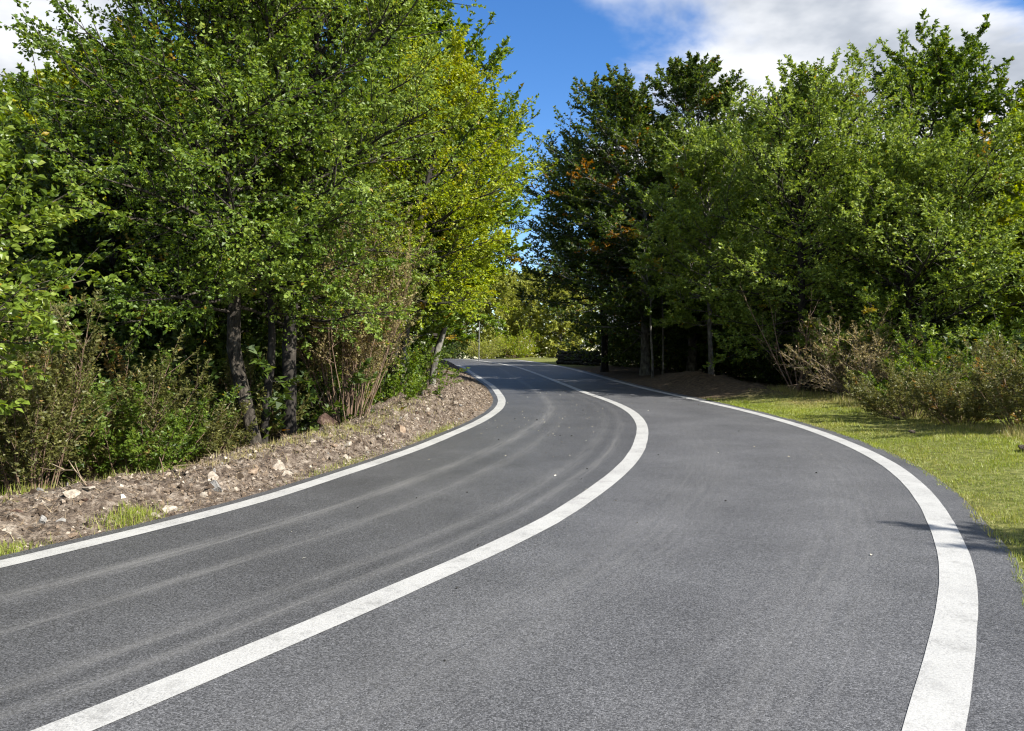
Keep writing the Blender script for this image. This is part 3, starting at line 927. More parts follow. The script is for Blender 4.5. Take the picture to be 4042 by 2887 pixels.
make_tree('roadside_tree', [(-2.1, 20.4, gz(-2.2, 20.4) - .1), (-2.0, 20.4, 1.3), (-1.6, 20.3, 2.6), (-1.3, 20.2, 3.8), (-1.2, 20.2, 4.8)],
          [.10, .085, .06, .04, .01], [.9, 1.1, 1.1, .9, .5], 26, dict(FAR, n2=9, autumn=.06), M['leaf_yellow'], M['bark_pale'],
          'small pale stemmed tree leaning at the top of the soil bank', seed=24, cb=.6, bias=(-.1, 0), e0=22, leaf=.10, tri=True)
make_tree('roadside_tree', [(-2.7, 19.3, gz(-2.7, 19.3) - .1), (-2.66, 19.3, 1.3), (-2.55, 19.3, 2.6), (-2.5, 19.3, 4.2)],
          [.11, .095, .07, .02], [1.2, 1.4, 1.2, .6], 26, dict(FAR, n2=10, autumn=.04), M['leaf_bright'], M['bark_pale'],
          'short pale trunked tree behind the bright green shrub', seed=25, cb=.45, e0=18, leaf=.10, tri=True)
make_tree('roadside_tree', [(-2.9, 27.0, gz(-2.9, 27) - .15), (-2.7, 27, 2), (-2.2, 27, 4.5), (-1.8, 27, 6.6), (-1.7, 27, 8.6)],
          [.14, .12, .09, .06, .01], [1.7, 2.1, 2.2, 2.1, 1.7, 1.0], 54, dict(FAR, autumn=.01), M['leaf_bright'], M['bark_dark'],
          'dark leaved tree behind the yellow green one, closing the gap over the road', seed=26, cb=.38, e0=2, bias=(.1, 0), leaf=.12, tri=True)
# hillside trees further left
def yellow_one(p, rng):
    return rng.uniform(0, .8, len(p)) * (p[:, 2] > 5.0)


make_tree('forest_tree', up_trunk(-9.6, 18.0, 7.6, seed=31), [.12, .10, .08, .05, .01], [1.6, 1.9, 1.9, 1.6, 1.1, .6], 44, dict(FAR, n2=11, autumn_fn=yellow_one), M['leaf_yellow'], M['bark'],
          'tree turning yellow at its top, behind the near branch of large leaves', seed=31, cb=.2, leaf=.105, tri=True)
make_tree('forest_tree', up_trunk(-8.0, 15.8, 6.2, seed=32), [.12, .10, .08, .05, .01], [2.3, 2.6, 2.4, 2.0, 1.4, .7], 60, dict(FAR, n2=13), M['leaf_deep'], M['bark_dark'],
          'dark green tree in shade left of the leaning trunk', seed=32, cb=.12, leaf=.10, tri=True)
make_tree('forest_tree', up_trunk(-12.2, 21.5, 8.2, seed=33), [.15, .12, .09, .06, .01], [2.6, 3.0, 2.8, 2.4, 1.6, .8], 54, dict(FAR), M['leaf'], M['bark'],
          'green tree on the left skyline under a patch of cloud', seed=33, cb=.15, leaf=.12, tri=True)
make_tree('forest_tree', up_trunk(-8.9, 22.5, 8.4, seed=34), [.15, .12, .09, .06, .01], [2.2, 2.6, 2.5, 2.1, 1.4, .7], 50, dict(FAR), M['leaf_bright'], M['bark'],
          'tree with spiky twig tips on the left skyline, right of the cloud', seed=34, cb=.15, leaf=.12, tri=True)
# near branch at the left border
make_tree('near_tree', [(-5.35, 6.2, gz(-5.35, 6.2) - .1), (-5.3, 6.2, 1.0), (-5.2, 6.2, 1.7), (-5.1, 6.2, 2.3), (-5.0, 6.2, 2.75)],
          [.09, .075, .055, .03, .008], [1.4, 1.55, 1.5, 1.2, .8], 46, dict(n2=9, n3=5, nl=8, wr=.8, min2=.25, bare=.25), M['leaf_near'], M['bark'],
          'nearest tree at the left border with large separate glossy leaves', seed=41, cb=.48, bias=(.08, 0), e0=-4, e1=44, leaf=.072, wf=.66, rich=True)

# ------------------------------------------------------------------ trees on the right
dark_cfg = dict(FAR, n3=9, turned=.015, roll=.4, roll3=.5, lift=.05)


def vn3(p):
    return vnoise(p[:, 0] + p[:, 1] * .63, p[:, 2] + p[:, 1] * .31, 77)


def orange_bits(p, rng):
    return (vn3(p * 1.1) > .91) * rng.uniform(.4, 1, len(p))


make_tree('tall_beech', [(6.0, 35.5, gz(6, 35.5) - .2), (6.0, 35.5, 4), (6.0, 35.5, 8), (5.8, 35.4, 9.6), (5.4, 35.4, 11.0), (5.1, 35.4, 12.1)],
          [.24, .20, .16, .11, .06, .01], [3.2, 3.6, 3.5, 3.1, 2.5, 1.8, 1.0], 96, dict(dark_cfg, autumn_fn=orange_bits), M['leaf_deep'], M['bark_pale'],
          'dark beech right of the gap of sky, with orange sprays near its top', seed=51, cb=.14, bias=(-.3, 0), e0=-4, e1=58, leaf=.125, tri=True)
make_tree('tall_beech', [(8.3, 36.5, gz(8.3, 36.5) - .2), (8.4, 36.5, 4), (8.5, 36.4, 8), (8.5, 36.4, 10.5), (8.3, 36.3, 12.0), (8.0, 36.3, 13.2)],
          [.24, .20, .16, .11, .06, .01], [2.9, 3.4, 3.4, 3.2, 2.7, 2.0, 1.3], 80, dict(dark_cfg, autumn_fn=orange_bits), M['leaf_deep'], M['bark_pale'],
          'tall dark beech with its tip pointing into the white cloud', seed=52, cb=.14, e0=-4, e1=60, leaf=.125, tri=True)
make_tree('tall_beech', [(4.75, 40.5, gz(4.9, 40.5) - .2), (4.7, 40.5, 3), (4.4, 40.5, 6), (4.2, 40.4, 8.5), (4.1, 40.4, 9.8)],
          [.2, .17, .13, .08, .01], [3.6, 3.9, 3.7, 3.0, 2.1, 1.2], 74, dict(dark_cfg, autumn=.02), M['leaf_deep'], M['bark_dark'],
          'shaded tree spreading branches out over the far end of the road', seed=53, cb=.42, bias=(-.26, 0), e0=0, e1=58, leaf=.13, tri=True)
make_tree('birch_tree', [(6.95, 27.5, gz(6.95, 27.5) - .15), (6.92, 27.5, 1.5), (6.85, 27.5, 3.2), (6.8, 27.5, 5.4), (6.8, 27.5, 7.6)],
          [.10, .085, .07, .04, .008], [1.6, 2.3, 2.5, 2.2, 1.6, 1.0], 62, dict(FAR, n3=9, autumn=.01), M['leaf_sunlit'], M['bark_pale'],
          'slender tree with pale thin trunk standing behind the low dirt mound', seed=54, cb=.26, bias=(.05, -.1), leaf=.10, tri=True)
make_tree('roadside_tree', [(8.9, 24.0, gz(8.9, 24) - .15), (8.85, 24, 1.6), (8.75, 24, 3.5), (8.7, 24, 6), (8.7, 24, 7.4), (8.8, 24, 8.6)],
          [.14, .12, .10, .07, .04, .008], [2.2, 2.8, 3.0, 3.0, 2.7, 2.1, 1.5, 1.0], 84, dict(FAR, n3=10, turned=.006), M['leaf_sunlit'], M['bark_dark'],
          'sunlit tree with rounded open top standing clear against grey cloud', seed=55, cb=.14, bias=(.05, -.1), e0=-2, leaf=.082, tri=True)
make_tree('roadside_tree', [(11.0, 21.8, gz(11.0, 21.8) - .15), (10.95, 21.8, 1.5), (10.9, 21.8, 3.0), (10.9, 21.8, 4.6), (10.9, 21.8, 6.0)],
          [.12, .10, .08, .05, .008], [2.3, 2.7, 2.6, 2.3, 1.8, 1.1], 78, dict(FAR, n3=10, turned=.006), M['leaf_sunlit'], M['bark_dark'],
          'bushy bright tree with low branches reaching right above the dry bush', seed=56, cb=.10, bias=(.05, -.1), e0=-4, leaf=.078, tri=True)
make_tree('tall_beech', [(16.0, 30.0, gz(16.0, 30) - .2), (15.9, 30, 4), (15.8, 30, 8), (15.8, 30, 9.4), (16.2, 30, 11.0)],
          [.2, .17, .13, .08, .01], [2.8, 3.3, 3.5, 3.4, 3.0, 2.3, 1.6], 76, dict(dark_cfg), M['leaf'], M['bark'],
          'tall tree with loose feathery top, highest of those toward the right border', seed=57, cb=.12, e0=0, e1=66, leaf=.13, tri=True)
make_tree('forest_tree', up_trunk(14.6, 21.6, 7.6, seed=58), [.12, .10, .08, .05, .01], [1.5, 1.9, 2.0, 1.8, 1.3, .7], 46, dict(FAR, autumn=.012), M['leaf_yellow'], M['bark_pale'],
          'yellowish thin stemmed tree at the right border', seed=58, cb=.2, leaf=.105, tri=True)
make_tree('forest_tree', up_trunk(12.2, 27.0, 7.0, seed=59), [.14, .12, .09, .05, .01], [2.4, 2.7, 2.5, 2.0, 1.4, .7], 54, dict(FAR), M['leaf'], M['bark'],
          'mid height tree filling the dip between two sunlit crowns', seed=60, cb=.12, leaf=.115, tri=True)
make_tree('tall_beech', up_trunk(20.3, 29.0, 11.6, seed=61), [.18, .15, .11, .07, .01], [2.4, 2.8, 2.8, 2.4, 1.7, .9], 56, dict(dark_cfg), M['leaf'], M['bark'],
          'tree cut by the right border beside a patch of blue sky', seed=61, cb=.15, leaf=.13, tri=True)
# beside the camera, outside the frame: its shade falls across the outer line
make_tree('roadside_tree', up_trunk(9.2, 3.3, 4.9, seed=62), [.10, .09, .07, .04, .01], [.8, 1.0, .9, .6, .4], 18, dict(n2=7, n3=5, nl=6), M['leaf'], M['bark'],
          'tree beside the verge out of view that shades the outer white line', seed=62, cb=.4, leaf=.085)

# ------------------------------------------------------------------ background forest: copies of three kinds
G_BACK_L = 'forest trees behind the front row left of the road'
G_BACK_R = 'forest trees in the dark wood right of the road'
protos = []
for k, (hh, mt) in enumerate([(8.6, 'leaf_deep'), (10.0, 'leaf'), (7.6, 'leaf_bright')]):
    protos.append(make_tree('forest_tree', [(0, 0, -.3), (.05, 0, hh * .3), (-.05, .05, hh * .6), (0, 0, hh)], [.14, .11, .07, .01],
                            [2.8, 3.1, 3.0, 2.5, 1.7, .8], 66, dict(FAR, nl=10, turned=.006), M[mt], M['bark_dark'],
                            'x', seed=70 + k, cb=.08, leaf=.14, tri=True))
# x, y, size
spots_l = [(-6.2, 17.2, .72), (-10.4, 14.4, .66), (-13.5, 17.0, .75), (-5.4, 25.5, 1), (-8.8, 27.5, 1.05), (-12.5, 26.0, 1), (-16.5, 22.5, .9), (-16.0, 29.0, 1.1), (-6.5, 32.0, 1.05), (-11.0, 34.0, 1.1), (-20, 27, 1),
           (-5.9, 38.5, .95), (-9.5, 42, 1.1), (-15, 38, 1.1), (-21, 35, 1.15), (-8.2, 47, .9), (-12.5, 51, 1), (-26, 33, 1.1), (-9.2, 11.4, .5), (-12, 58, 1), (-18, 50, 1.1), (-26, 44, 1.2), (-13.5, 66, 1), (-19, 62, 1.1), (-11.5, 83, .9), (-7, 88, .8)]
spots_r = [(9.6, 31.5, .95), (12.8, 33.5, 1), (7.4, 43.5, .9), (10.8, 41.5, 1.05), (14.8, 38, 1.05), (18.8, 35, 1.05), (7.4, 50, .8), (12, 49, 1.05), (17, 46, 1.1), (22.5, 41, 1.1), (25, 34.5, 1.05), (14.6, 25.5, .8), (18.0, 25.0, .85),
           (23.5, 27, 1), (28, 31, 1.1), (15, 57, 1.1), (22, 52, 1.15), (29, 42, 1.15), (18, 20.5, .75), (13, 68, 1), (20, 64, 1.1), (28, 56, 1.2)]
first = [True, True, True]
for side, spots in (('l', spots_l), ('r', spots_r)):
    for j, (x, y, s) in enumerate(spots):
        k = (j * 2 + (side == 'r')) % 3
        if side == 'r' and k == 2:
            k = 0
        o = protos[k] if first[k] else copy_tree(protos[k])
        first[k] = False
        o.location = (x, y, gz(x, y))
        o.rotation_euler = (0, 0, RNG.uniform(0, 6.28))
        s = s * RNG.uniform(.95, 1.05)
        o.scale = (s, s, s * RNG.uniform(.95, 1.05))
        if side == 'l':
            tag(o, 'green forest tree of the deeper rows behind the front trees left of the road', 'tree', G_BACK_L)
        else:
            tag(o, 'shaded forest tree of the deeper rows inside the dark wood right of the road', 'tree', G_BACK_R)
# undergrowth that closes the wood below the crowns
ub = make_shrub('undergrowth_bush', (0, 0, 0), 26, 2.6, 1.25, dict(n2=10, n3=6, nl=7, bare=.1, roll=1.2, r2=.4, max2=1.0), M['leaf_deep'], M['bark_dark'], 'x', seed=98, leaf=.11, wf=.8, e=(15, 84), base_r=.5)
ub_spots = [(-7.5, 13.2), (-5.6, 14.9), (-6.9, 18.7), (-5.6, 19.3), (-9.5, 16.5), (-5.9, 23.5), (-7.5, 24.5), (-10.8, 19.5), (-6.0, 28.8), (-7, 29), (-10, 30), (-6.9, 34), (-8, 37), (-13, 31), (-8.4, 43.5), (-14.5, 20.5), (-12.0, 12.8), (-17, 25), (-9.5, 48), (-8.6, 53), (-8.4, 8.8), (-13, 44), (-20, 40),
            (10.6, 28.8), (13.3, 30.2), (16.3, 27.3), (11.8, 37), (8.9, 39.5), (13.2, 44), (9.6, 46), (16.8, 41), (20.5, 38), (21.5, 31), (17.2, 23.2), (13.2, 23.2), (20.2, 23.5), (24.5, 31), (10.5, 53), (14.5, 53), (19.5, 48), (27, 37), (9.2, 61), (13.5, 62), (23.5, 46), (6.9, 46.5), (-5.6, 70), (-7.5, 75), (12.9, 19.6), (16.0, 18.2), (30, 36)]
for j, (x, y) in enumerate(ub_spots):
    o = ub if j == 0 else copy_tree(ub)
    o.location = (x, y, gz(x, y))
    o.rotation_euler = (0, 0, RNG.uniform(0, 6.28))
    s = RNG.uniform(.75, 1.15)
    o.scale = (s, s, s)
    tag(o, 'dark undergrowth bush in the shade below the forest trees', 'bush', 'undergrowth bushes under the forest trees')

# young thin trunks in the shade on the right
for j, (x, y, hh, lab) in enumerate([(5.6, 31.5, 5.2, 'thin young trunk in the shade nearest the road edge'), (6.35, 33.2, 6.0, 'straight young trunk in the shade behind the mound'),
                                     (9.2, 29.5, 5.5, 'thin dark sapling right of the pale slender trunk'), (10.6, 31.8, 6.0, 'thin dark sapling deep in the wood behind the dry bush')]):
    make_tree('sapling', up_trunk(x, y, hh, lean=(RNG.uniform(-.4, .4), 0), seed=80 + j), [.05, .045, .035, .02, .006], [.7, .9, .8, .5], 12, dict(n2=6, n3=5, nl=7), M['leaf_deep'], M['bark_pale'], lab, seed=80 + j, cb=.5, leaf=.11, tri=True)

# ------------------------------------------------------------------ beyond the crest
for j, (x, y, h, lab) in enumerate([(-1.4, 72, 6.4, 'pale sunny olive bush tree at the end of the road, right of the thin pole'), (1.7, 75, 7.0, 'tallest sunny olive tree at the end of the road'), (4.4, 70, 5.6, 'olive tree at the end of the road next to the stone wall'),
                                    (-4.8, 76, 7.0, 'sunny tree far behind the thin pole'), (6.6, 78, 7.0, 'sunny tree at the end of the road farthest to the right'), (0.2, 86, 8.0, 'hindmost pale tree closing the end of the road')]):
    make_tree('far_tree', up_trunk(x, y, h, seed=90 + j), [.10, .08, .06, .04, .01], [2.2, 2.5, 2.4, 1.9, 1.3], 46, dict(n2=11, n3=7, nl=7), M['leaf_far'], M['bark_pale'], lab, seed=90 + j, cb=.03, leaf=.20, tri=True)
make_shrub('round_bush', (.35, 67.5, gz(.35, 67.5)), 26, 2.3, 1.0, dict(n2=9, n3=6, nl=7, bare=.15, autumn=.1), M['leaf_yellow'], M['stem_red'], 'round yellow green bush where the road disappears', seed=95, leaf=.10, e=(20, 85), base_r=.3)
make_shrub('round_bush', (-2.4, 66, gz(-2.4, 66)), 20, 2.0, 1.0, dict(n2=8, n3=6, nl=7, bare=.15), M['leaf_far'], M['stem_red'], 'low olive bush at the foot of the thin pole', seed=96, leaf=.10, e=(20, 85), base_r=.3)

# ------------------------------------------------------------------ shrubs
sx = dict(n2=13, n3=7, nl=9, bare=.25, r2=.3, min2=.10, max2=.5, min3=.06, max3=.2, twigs=False, wr=.6, tilt=.7, roll=1.2, lift=.25)
def on_bank(x, y): return (x, y, gz(x, y))
make_shrub('tall_shrub', on_bank(-5.25, 8.6), 22, 2.0, .7, dict(sx, n2=16, lift=.4), M['leaf_olive'], M['stem_red'], 'tall grey green shrub with small leaves below the near branch at the left border', seed=101, leaf=.042, e=(66, 88), base_r=.25)
def org(zc): return lambda p, rng: np.clip((p[:, 2] - zc) / .5, 0, 1) * rng.uniform(.2, 1, len(p)) * (p[:, 0] < .25)
make_shrub('turning_shrub', on_bank(-5.45, 10.6), 20, 1.8, .85, dict(sx, autumn_fn=org(1.1)), M['leaf_olive'], M['stem_red'], 'shrub with orange tinted tip in front of the dark trees on the left', seed=102, leaf=.046, e=(45, 88), base_r=.3)
make_shrub('green_shrub', on_bank(-5.0, 10.4), 20, 1.35, .9, dict(sx), M['leaf'], M['stem_red'], 'dull green rounded shrub right of the orange tipped one', seed=103, leaf=.046, e=(35, 86), base_r=.3)
make_shrub('olive_shrub', on_bank(-4.6, 11.3), 18, 1.15, .9, dict(sx), M['leaf_olive'], M['stem_red'], 'olive brown shrub tucked against the foot of the leaning trunk', seed=104, leaf=.044, e=(35, 86), base_r=.3)
make_shrub('green_shrub', on_bank(-6.4, 9.6), 20, 1.7, 1.0, dict(sx), M['leaf_deep'], M['stem_red'], 'dark shrub filling the shade between the tall grey green shrub and the orange tipped one', seed=105, leaf=.06, e=(35, 86), base_r=.3)
make_shrub('olive_shrub', on_bank(-4.7, 13.6), 20, 1.7, 1.0, dict(sx), M['leaf_olive'], M['stem_red'], 'twiggy olive shrub seen behind the leaning trunk', seed=106, leaf=.046, e=(35, 86), base_r=.3)
make_shrub('stemmy_shrub', on_bank(-2.98, 14.3), 30, 3.1, .85, dict(sx, bare=.45, n2=13, max2=.6), M['leaf_dry'], M['stem_red'], 'clump of bare reddish upright stems with small yellowish leaves above', seed=107, leaf=.046, e=(66, 88), base_r=.28, stem_r=.014)
make_shrub('stemmy_shrub', on_bank(-3.2, 14.9), 22, 3.5, .9, dict(sx, bare=.5, n2=13, max2=.6), M['leaf_olive'], M['stem_red'], 'taller olive leaved stem clump just behind the bare reddish stems', seed=108, leaf=.046, e=(66, 88), base_r=.25, stem_r=.013)
make_shrub('bright_shrub', on_bank(-2.75, 17.0), 24, 1.5, 1.0, dict(sx, n2=11), M['leaf_bright'], M['stem_red'], 'bright green shrub lit by the sun at the bend of the soil bank', seed=109, leaf=.06, e=(30, 86), base_r=.25)
make_shrub('bright_shrub', on_bank(-3.3, 16.2), 18, 1.0, 1.0, dict(sx, n2=10), M['leaf'], M['stem_red'], 'low darker green shrub in front of the bright green one', seed=110, leaf=.056, e=(30, 80), base_r=.25)
# right verge
tw = dict(sx, twigs=True, wr=.9, n2=13, n3=6, nl=8, bare=.2, r2=.35, max2=.8)
make_shrub('dry_bush', on_bank(9.1, 20.8), 48, 1.9, .95, dict(tw, thin=lambda p: np.clip((p[:, 2] - .5) / 1.0, .3, 1.0)), M['leaf_dry'], M['dry_wood'], 'rounded tan twiggy bush with small dry leaves at the back of the grass verge', seed=121, leaf=.05, e=(22, 84), base_r=.2, stem_r=.010)
make_shrub('bare_sapling', on_bank(8.0, 22.2), 5, 2.6, .8, dict(tw, thin=lambda p: np.full(len(p), .03), n2=9), M['leaf_olive'], M['stem_red'], 'leafless sapling with forked grey branches left of the rounded tan bush', seed=122, leaf=.06, e=(50, 88), base_r=.06, stem_r=.03)
make_shrub('olive_shrub', on_bank(8.05, 15.9), 26, 1.1, 1.1, dict(sx), M['leaf_olive'], M['stem_red'], 'low olive shrub at the top edge of the grass verge', seed=123, leaf=.046, e=(25, 82), base_r=.35)
make_shrub('olive_shrub', on_bank(9.3, 18.2), 22, .95, 1.0, dict(sx), M['leaf'], M['stem_red'], 'green shrub under the low branches beside the twiggy bush', seed=124, leaf=.06, e=(25, 82), base_r=.35)
make_shrub('turning_shrub', on_bank(8.25, 14.4), 20, .9, .9, dict(sx, autumn=.06), M['leaf_olive'], M['stem_red'], 'brownish shrub low beside the dark opening at the right', seed=125, leaf=.044, e=(30, 84), base_r=.3)
make_shrub('turning_shrub', on_bank(8.6, 13.1), 26, 1.6, .8, dict(sx, autumn=.10), M['leaf_olive'], M['stem_red'], 'taller arching shrub cut by the right border', seed=126, leaf=.048, e=(35, 84), base_r=.3)
make_shrub('olive_shrub', on_bank(10.6, 18.8), 22, 1.8, 1.1, dict(sx), M['leaf_bright'], M['stem_red'], 'leafy green shrub at the foot of the bushy bright tree', seed=127, leaf=.056, e=(25, 84), base_r=.35)
#@@DETAILS
# ------------------------------------------------------------------ stones on the soil bank
def rock_mesh(name, seed, flat=.7):
    rng = np.random.default_rng(seed)
    import bmesh
    bm = bmesh.new()
    bmesh.ops.create_icosphere(bm, subdivisions=2, radius=.5)
    co = np.array([v.co[:] for v in bm.verts])
    for _ in range(9):                                   # chip flat faces off
        n = nrm(rng.normal(0, 1, 3)); h = rng.uniform(.14, .34)
        d = co @ n
        co = co - np.clip(d - h, 0, None)[:, None] * n
    co *= np.array([1.0, rng.uniform(.6, .95), flat * rng.uniform(.8, 1.1)])
    co += rng.normal(0, .008, co.shape)
    for v, c in zip(bm.verts, co):
        v.co = c
    me = bpy.data.meshes.new(name)
    bm.to_mesh(me); bm.free()
    return me


def stones_of(mat):
    out = []
    for k in range(4):
        me = rock_mesh('stone', 200 + k, flat=.62 + .1 * k)
        me.materials.append(M[mat])
        out.append(me)
    return out


ROCKS = {m: stones_of(m) for m in ('stone', 'stone_warm', 'stone_grey', 'stone_red')}


def put_rock(i, d, size, mat, k, label, group=None, name='stone', tilt=.4, sink=.42):
    X, Y, Z = bank_point(np.array([float(i)]), np.array([float(d)]))
    o = link(name, ROCKS[mat][k % 4])
    o.location = (float(X[0]), float(Y[0]), float(Z[0]) + size * (.5 - sink) * .6)
    o.rotation_euler = (RNG.normal(0, tilt), RNG.normal(0, tilt), RNG.uniform(0, 6.28))
    o.scale = (size * 1.7, size * 1.7, size * 1.5)
    return tag(o, label, 'stone', group)


G_ST = 'larger stones on the soil bank'
for i, d, s, m, k, lab in [
        (110.9, .27, .165, 'stone_grey', 3, 'pointed grey stone, largest at the foot of the soil bank'), (109.9, .27, .105, 'stone', 1, 'pale stone lying left of the pointed grey one'),
        (107.4, .12, .115, 'stone', 2, 'pale square block at the asphalt edge beside a green tuft'), (106.6, .10, .09, 'stone', 0, 'smaller pale block touching the green tuft at the asphalt edge'),
        (104.7, .64, .135, 'stone', 0, 'flat white stone on the crest of the soil bank below the dead branch'), (105.3, .62, .10, 'stone', 1, 'pale stone on the crest behind the flat white one'),
        (103.0, .44, .11, 'stone_grey', 3, 'bluish grey pointed stone on the near slope of the soil bank'), (103.5, .37, .08, 'stone_grey', 1, 'small grey stone right of the bluish grey pointed one'),
        (103.2, .10, .095, 'stone_warm', 0, 'flat tan stone lying by the asphalt edge near the left border'), (101.7, .40, .07, 'stone', 2, 'pale stone closest to the left border'),
        (114.6, .35, .15, 'stone_warm', 0, 'tan slab leaning on the upper slope of the soil bank'), (117.5, .42, .16, 'stone', 0, 'broad pale slab on the crest below the leaning trunk'),
        (117.4, .25, .12, 'stone', 1, 'pale stone just under the broad pale slab'), (102.7, .69, .09, 'stone_red', 2, 'brown lump of stone on the crest near the left border'),
        (134.1, .32, .15, 'stone_warm', 2, 'orange tan stone in front of the bright green shrub'), (138.3, .57, .14, 'stone', 0, 'pale flat stone at the foot of the bright green shrub'),
        (125.8, .44, .12, 'stone', 1, 'pale stone on the crest in front of the bare stems'), (123.1, .17, .10, 'stone', 3, 'whitish stone low on the slope under the bare stems'), (123.8, .44, .10, 'stone_warm', 1, 'tan stone on the crest left of the bare stems')]:
    put_rock(i, d, s, m, k, lab, G_ST)
put_rock(129.5, 1.1, .34, 'stone_red', 3, 'rusty brown boulder right beside the clump of bare stems', None, name='boulder', sink=.25)
for j in range(210):
    i = RNG.uniform(98, 146) if j < 95 else RNG.uniform(138, 165)
    d = RNG.beta(1.6, 2.2) * 1.5 + .02
    put_rock(i, d, float(RNG.lognormal(-3.1, .42)), ['stone', 'stone', 'stone_warm', 'stone_warm', 'stone_grey', 'stone_red'][j % 6], j, 'small broken stone among the rubble of the soil bank', 'small stones strewn over the soil bank', name='small_stone', tilt=.8, sink=.4)


# gravel, clods and straw over the bank: nobody could count them
def scatter_bank(n, rng, imin, imax, dmax):
    i = rng.uniform(imin, imax, n)
    d = rng.beta(1.4, 1.6, n) * dmax
    X, Y, Z = bank_point(i, d)
    return np.stack([X, Y, Z], 1)


def build_gravel():
    rng = np.random.default_rng(300)
    n = 13000
    P = scatter_bank(n, rng, 96, 190, 1.6)
    s = np.clip(rng.lognormal(-3.75, .5, n), .01, .09)[:, None]
    base = np.array([(-.5, -.4, 0), (.55, -.35, 0), (.05, .6, 0), (-.15, .0, .55), (.3, .1, .42)])
    a = rng.uniform(0, 6.28, n); c, sn = np.cos(a), np.sin(a)
    V = base[None] * rng.uniform(.6, 1.3, (n, 5, 3))
    V = np.stack([V[..., 0] * c[:, None] - V[..., 1] * sn[:, None], V[..., 0] * sn[:, None] + V[..., 1] * c[:, None], V[..., 2] - .08], -1)
    V = P[:, None] + V * s[:, None]
    k = np.arange(n)[:, None] * 5
    F = np.stack([k, k + 1, k + 4, k + 1, k + 2, k + 4, k + 4, k + 2, k + 3, k + 2, k, k + 3, k, k + 4, k + 3], -1).reshape(-1, 3)
    t = np.repeat(rng.beta(1.0, 2.2, n), 5)
    o = link('gravel', mesh_from('gravel', V.reshape(-1, 3), F, {'tint': t, 'autumn': t * 0}), M['rubble'])
    tag(o, 'brown earth clods and gravel covering the soil bank', 'gravel', kind='stuff')


M['rubble'] = leaf_mat('rubble', [(0.035, 0.024, 0.016), (0.175, 0.132, 0.095), (0.50, 0.445, 0.37)], trans=0.0, rough=0.9, spec=0.2)
build_gravel()


def blades(name, P, h, w, rng, mat, tint, autumn, label, cat, lean=.5, flat=False):
    n = len(P)
    a = rng.uniform(0, 6.28, n)
    side = np.stack([np.cos(a), np.sin(a), np.zeros(n)], 1) * (w * .5)[:, None]
    if flat:
        el = rng.normal(.1, .3, n)
    else:
        el = np.clip(rng.normal(1.57 - lean, .35, n), .25, 1.57)
    b = a + 1.57 + rng.normal(0, .5, n)
    tip = np.stack([np.cos(b) * np.cos(el), np.sin(b) * np.cos(el), np.sin(el)], 1) * h[:, None]
    V = np.stack([P - side, P + side, P + tip], 1).reshape(-1, 3)
    F = np.arange(n * 3).reshape(-1, 3)
    o = link(name, mesh_from(name, V, F, {'tint': tint, 'autumn': autumn}), mat)
    return tag(o, label, cat, kind='stuff')


def build_straw():
    rng = np.random.default_rng(301)
    n = 16000
    P = scatter_bank(n, rng, 98, 200, 2.1)
    P[:, 2] += rng.uniform(0, .03, n)
    blades('straw', P, rng.uniform(.03, .16, n), rng.uniform(.003, .008, n), rng, M['straw'], rng.beta(2, 2, n), np.zeros(n), 'dry straw, roots and twig bits lying over the soil bank', 'straw', flat=True)


build_straw()


def build_verge_grass():
    rng = np.random.default_rng(302)
    n = 340000
    # denser toward the camera
    i = IY(2.2) + (IY(34) - IY(2.2)) * rng.power(1.05, n)
    d = rng.uniform(-.012, 1, n)
    ii = np.arange(len(CL))
    d = d * 4.2
    off = np.interp(i, ii, ER) + .06 * fbm(i * .9, i * 0, 61, 4) + d - .02
    X = np.interp(i, ii, CL[:, 0]) + np.interp(i, ii, NRM[:, 0]) * off
    Y = np.interp(i, ii, CL[:, 1]) + np.interp(i, ii, NRM[:, 1]) * off
    view = (np.abs(X) < Y * .66 + 1.4) & (Y > 2)
    dirt = fbm(X * .9, Y * .9, 63, 4)
    bare = (dirt > .24) & (d > .9)
    far = (Y > 20.5) & (rng.random(n) < smooth(20.5, 23.0, Y + .8 * fbm(X, Y, 69, 2)))
    keep = view & ~(bare & (rng.random(n) < .8)) & ~far
    X, Y, d = X[keep], Y[keep], d[keep]
    m = len(X)
    Z = np.maximum(ground_z(X, Y), zroad(Y) * (d < .12) - 9 * (d >= .12)) - .004
    patch = fbm(X * .55, Y * .55, 64, 4)
    tuft = fbm(X * 2.3, Y * 2.3, 65, 3)
    dry = np.clip(.16 + .75 * patch + .16 * smooth(1.0, 3.0, d) + rng.normal(0, .2, m), 0, 1)
    tint = np.clip(.5 + .35 * tuft + rng.normal(0, .18, m), 0, 1)
    weed = (vnoise(X * 3.1, Y * 3.1, 66) > .93) * .07
    h = (.020 + weed + .035 * np.clip(tuft + .4, 0, 1) + .06 * smooth(3.0, 4.4, d)) * rng.uniform(.5, 1.6, m)
    w = (.0035 + .00042 * Y) * rng.uniform(.7, 1.3, m)
    blades('verge_grass', np.stack([X, Y, Z], 1), h, w, rng, M['grass'], tint, dry, 'short grass with dry patches on the verge outside the bend', 'grass', lean=.55)


build_verge_grass()


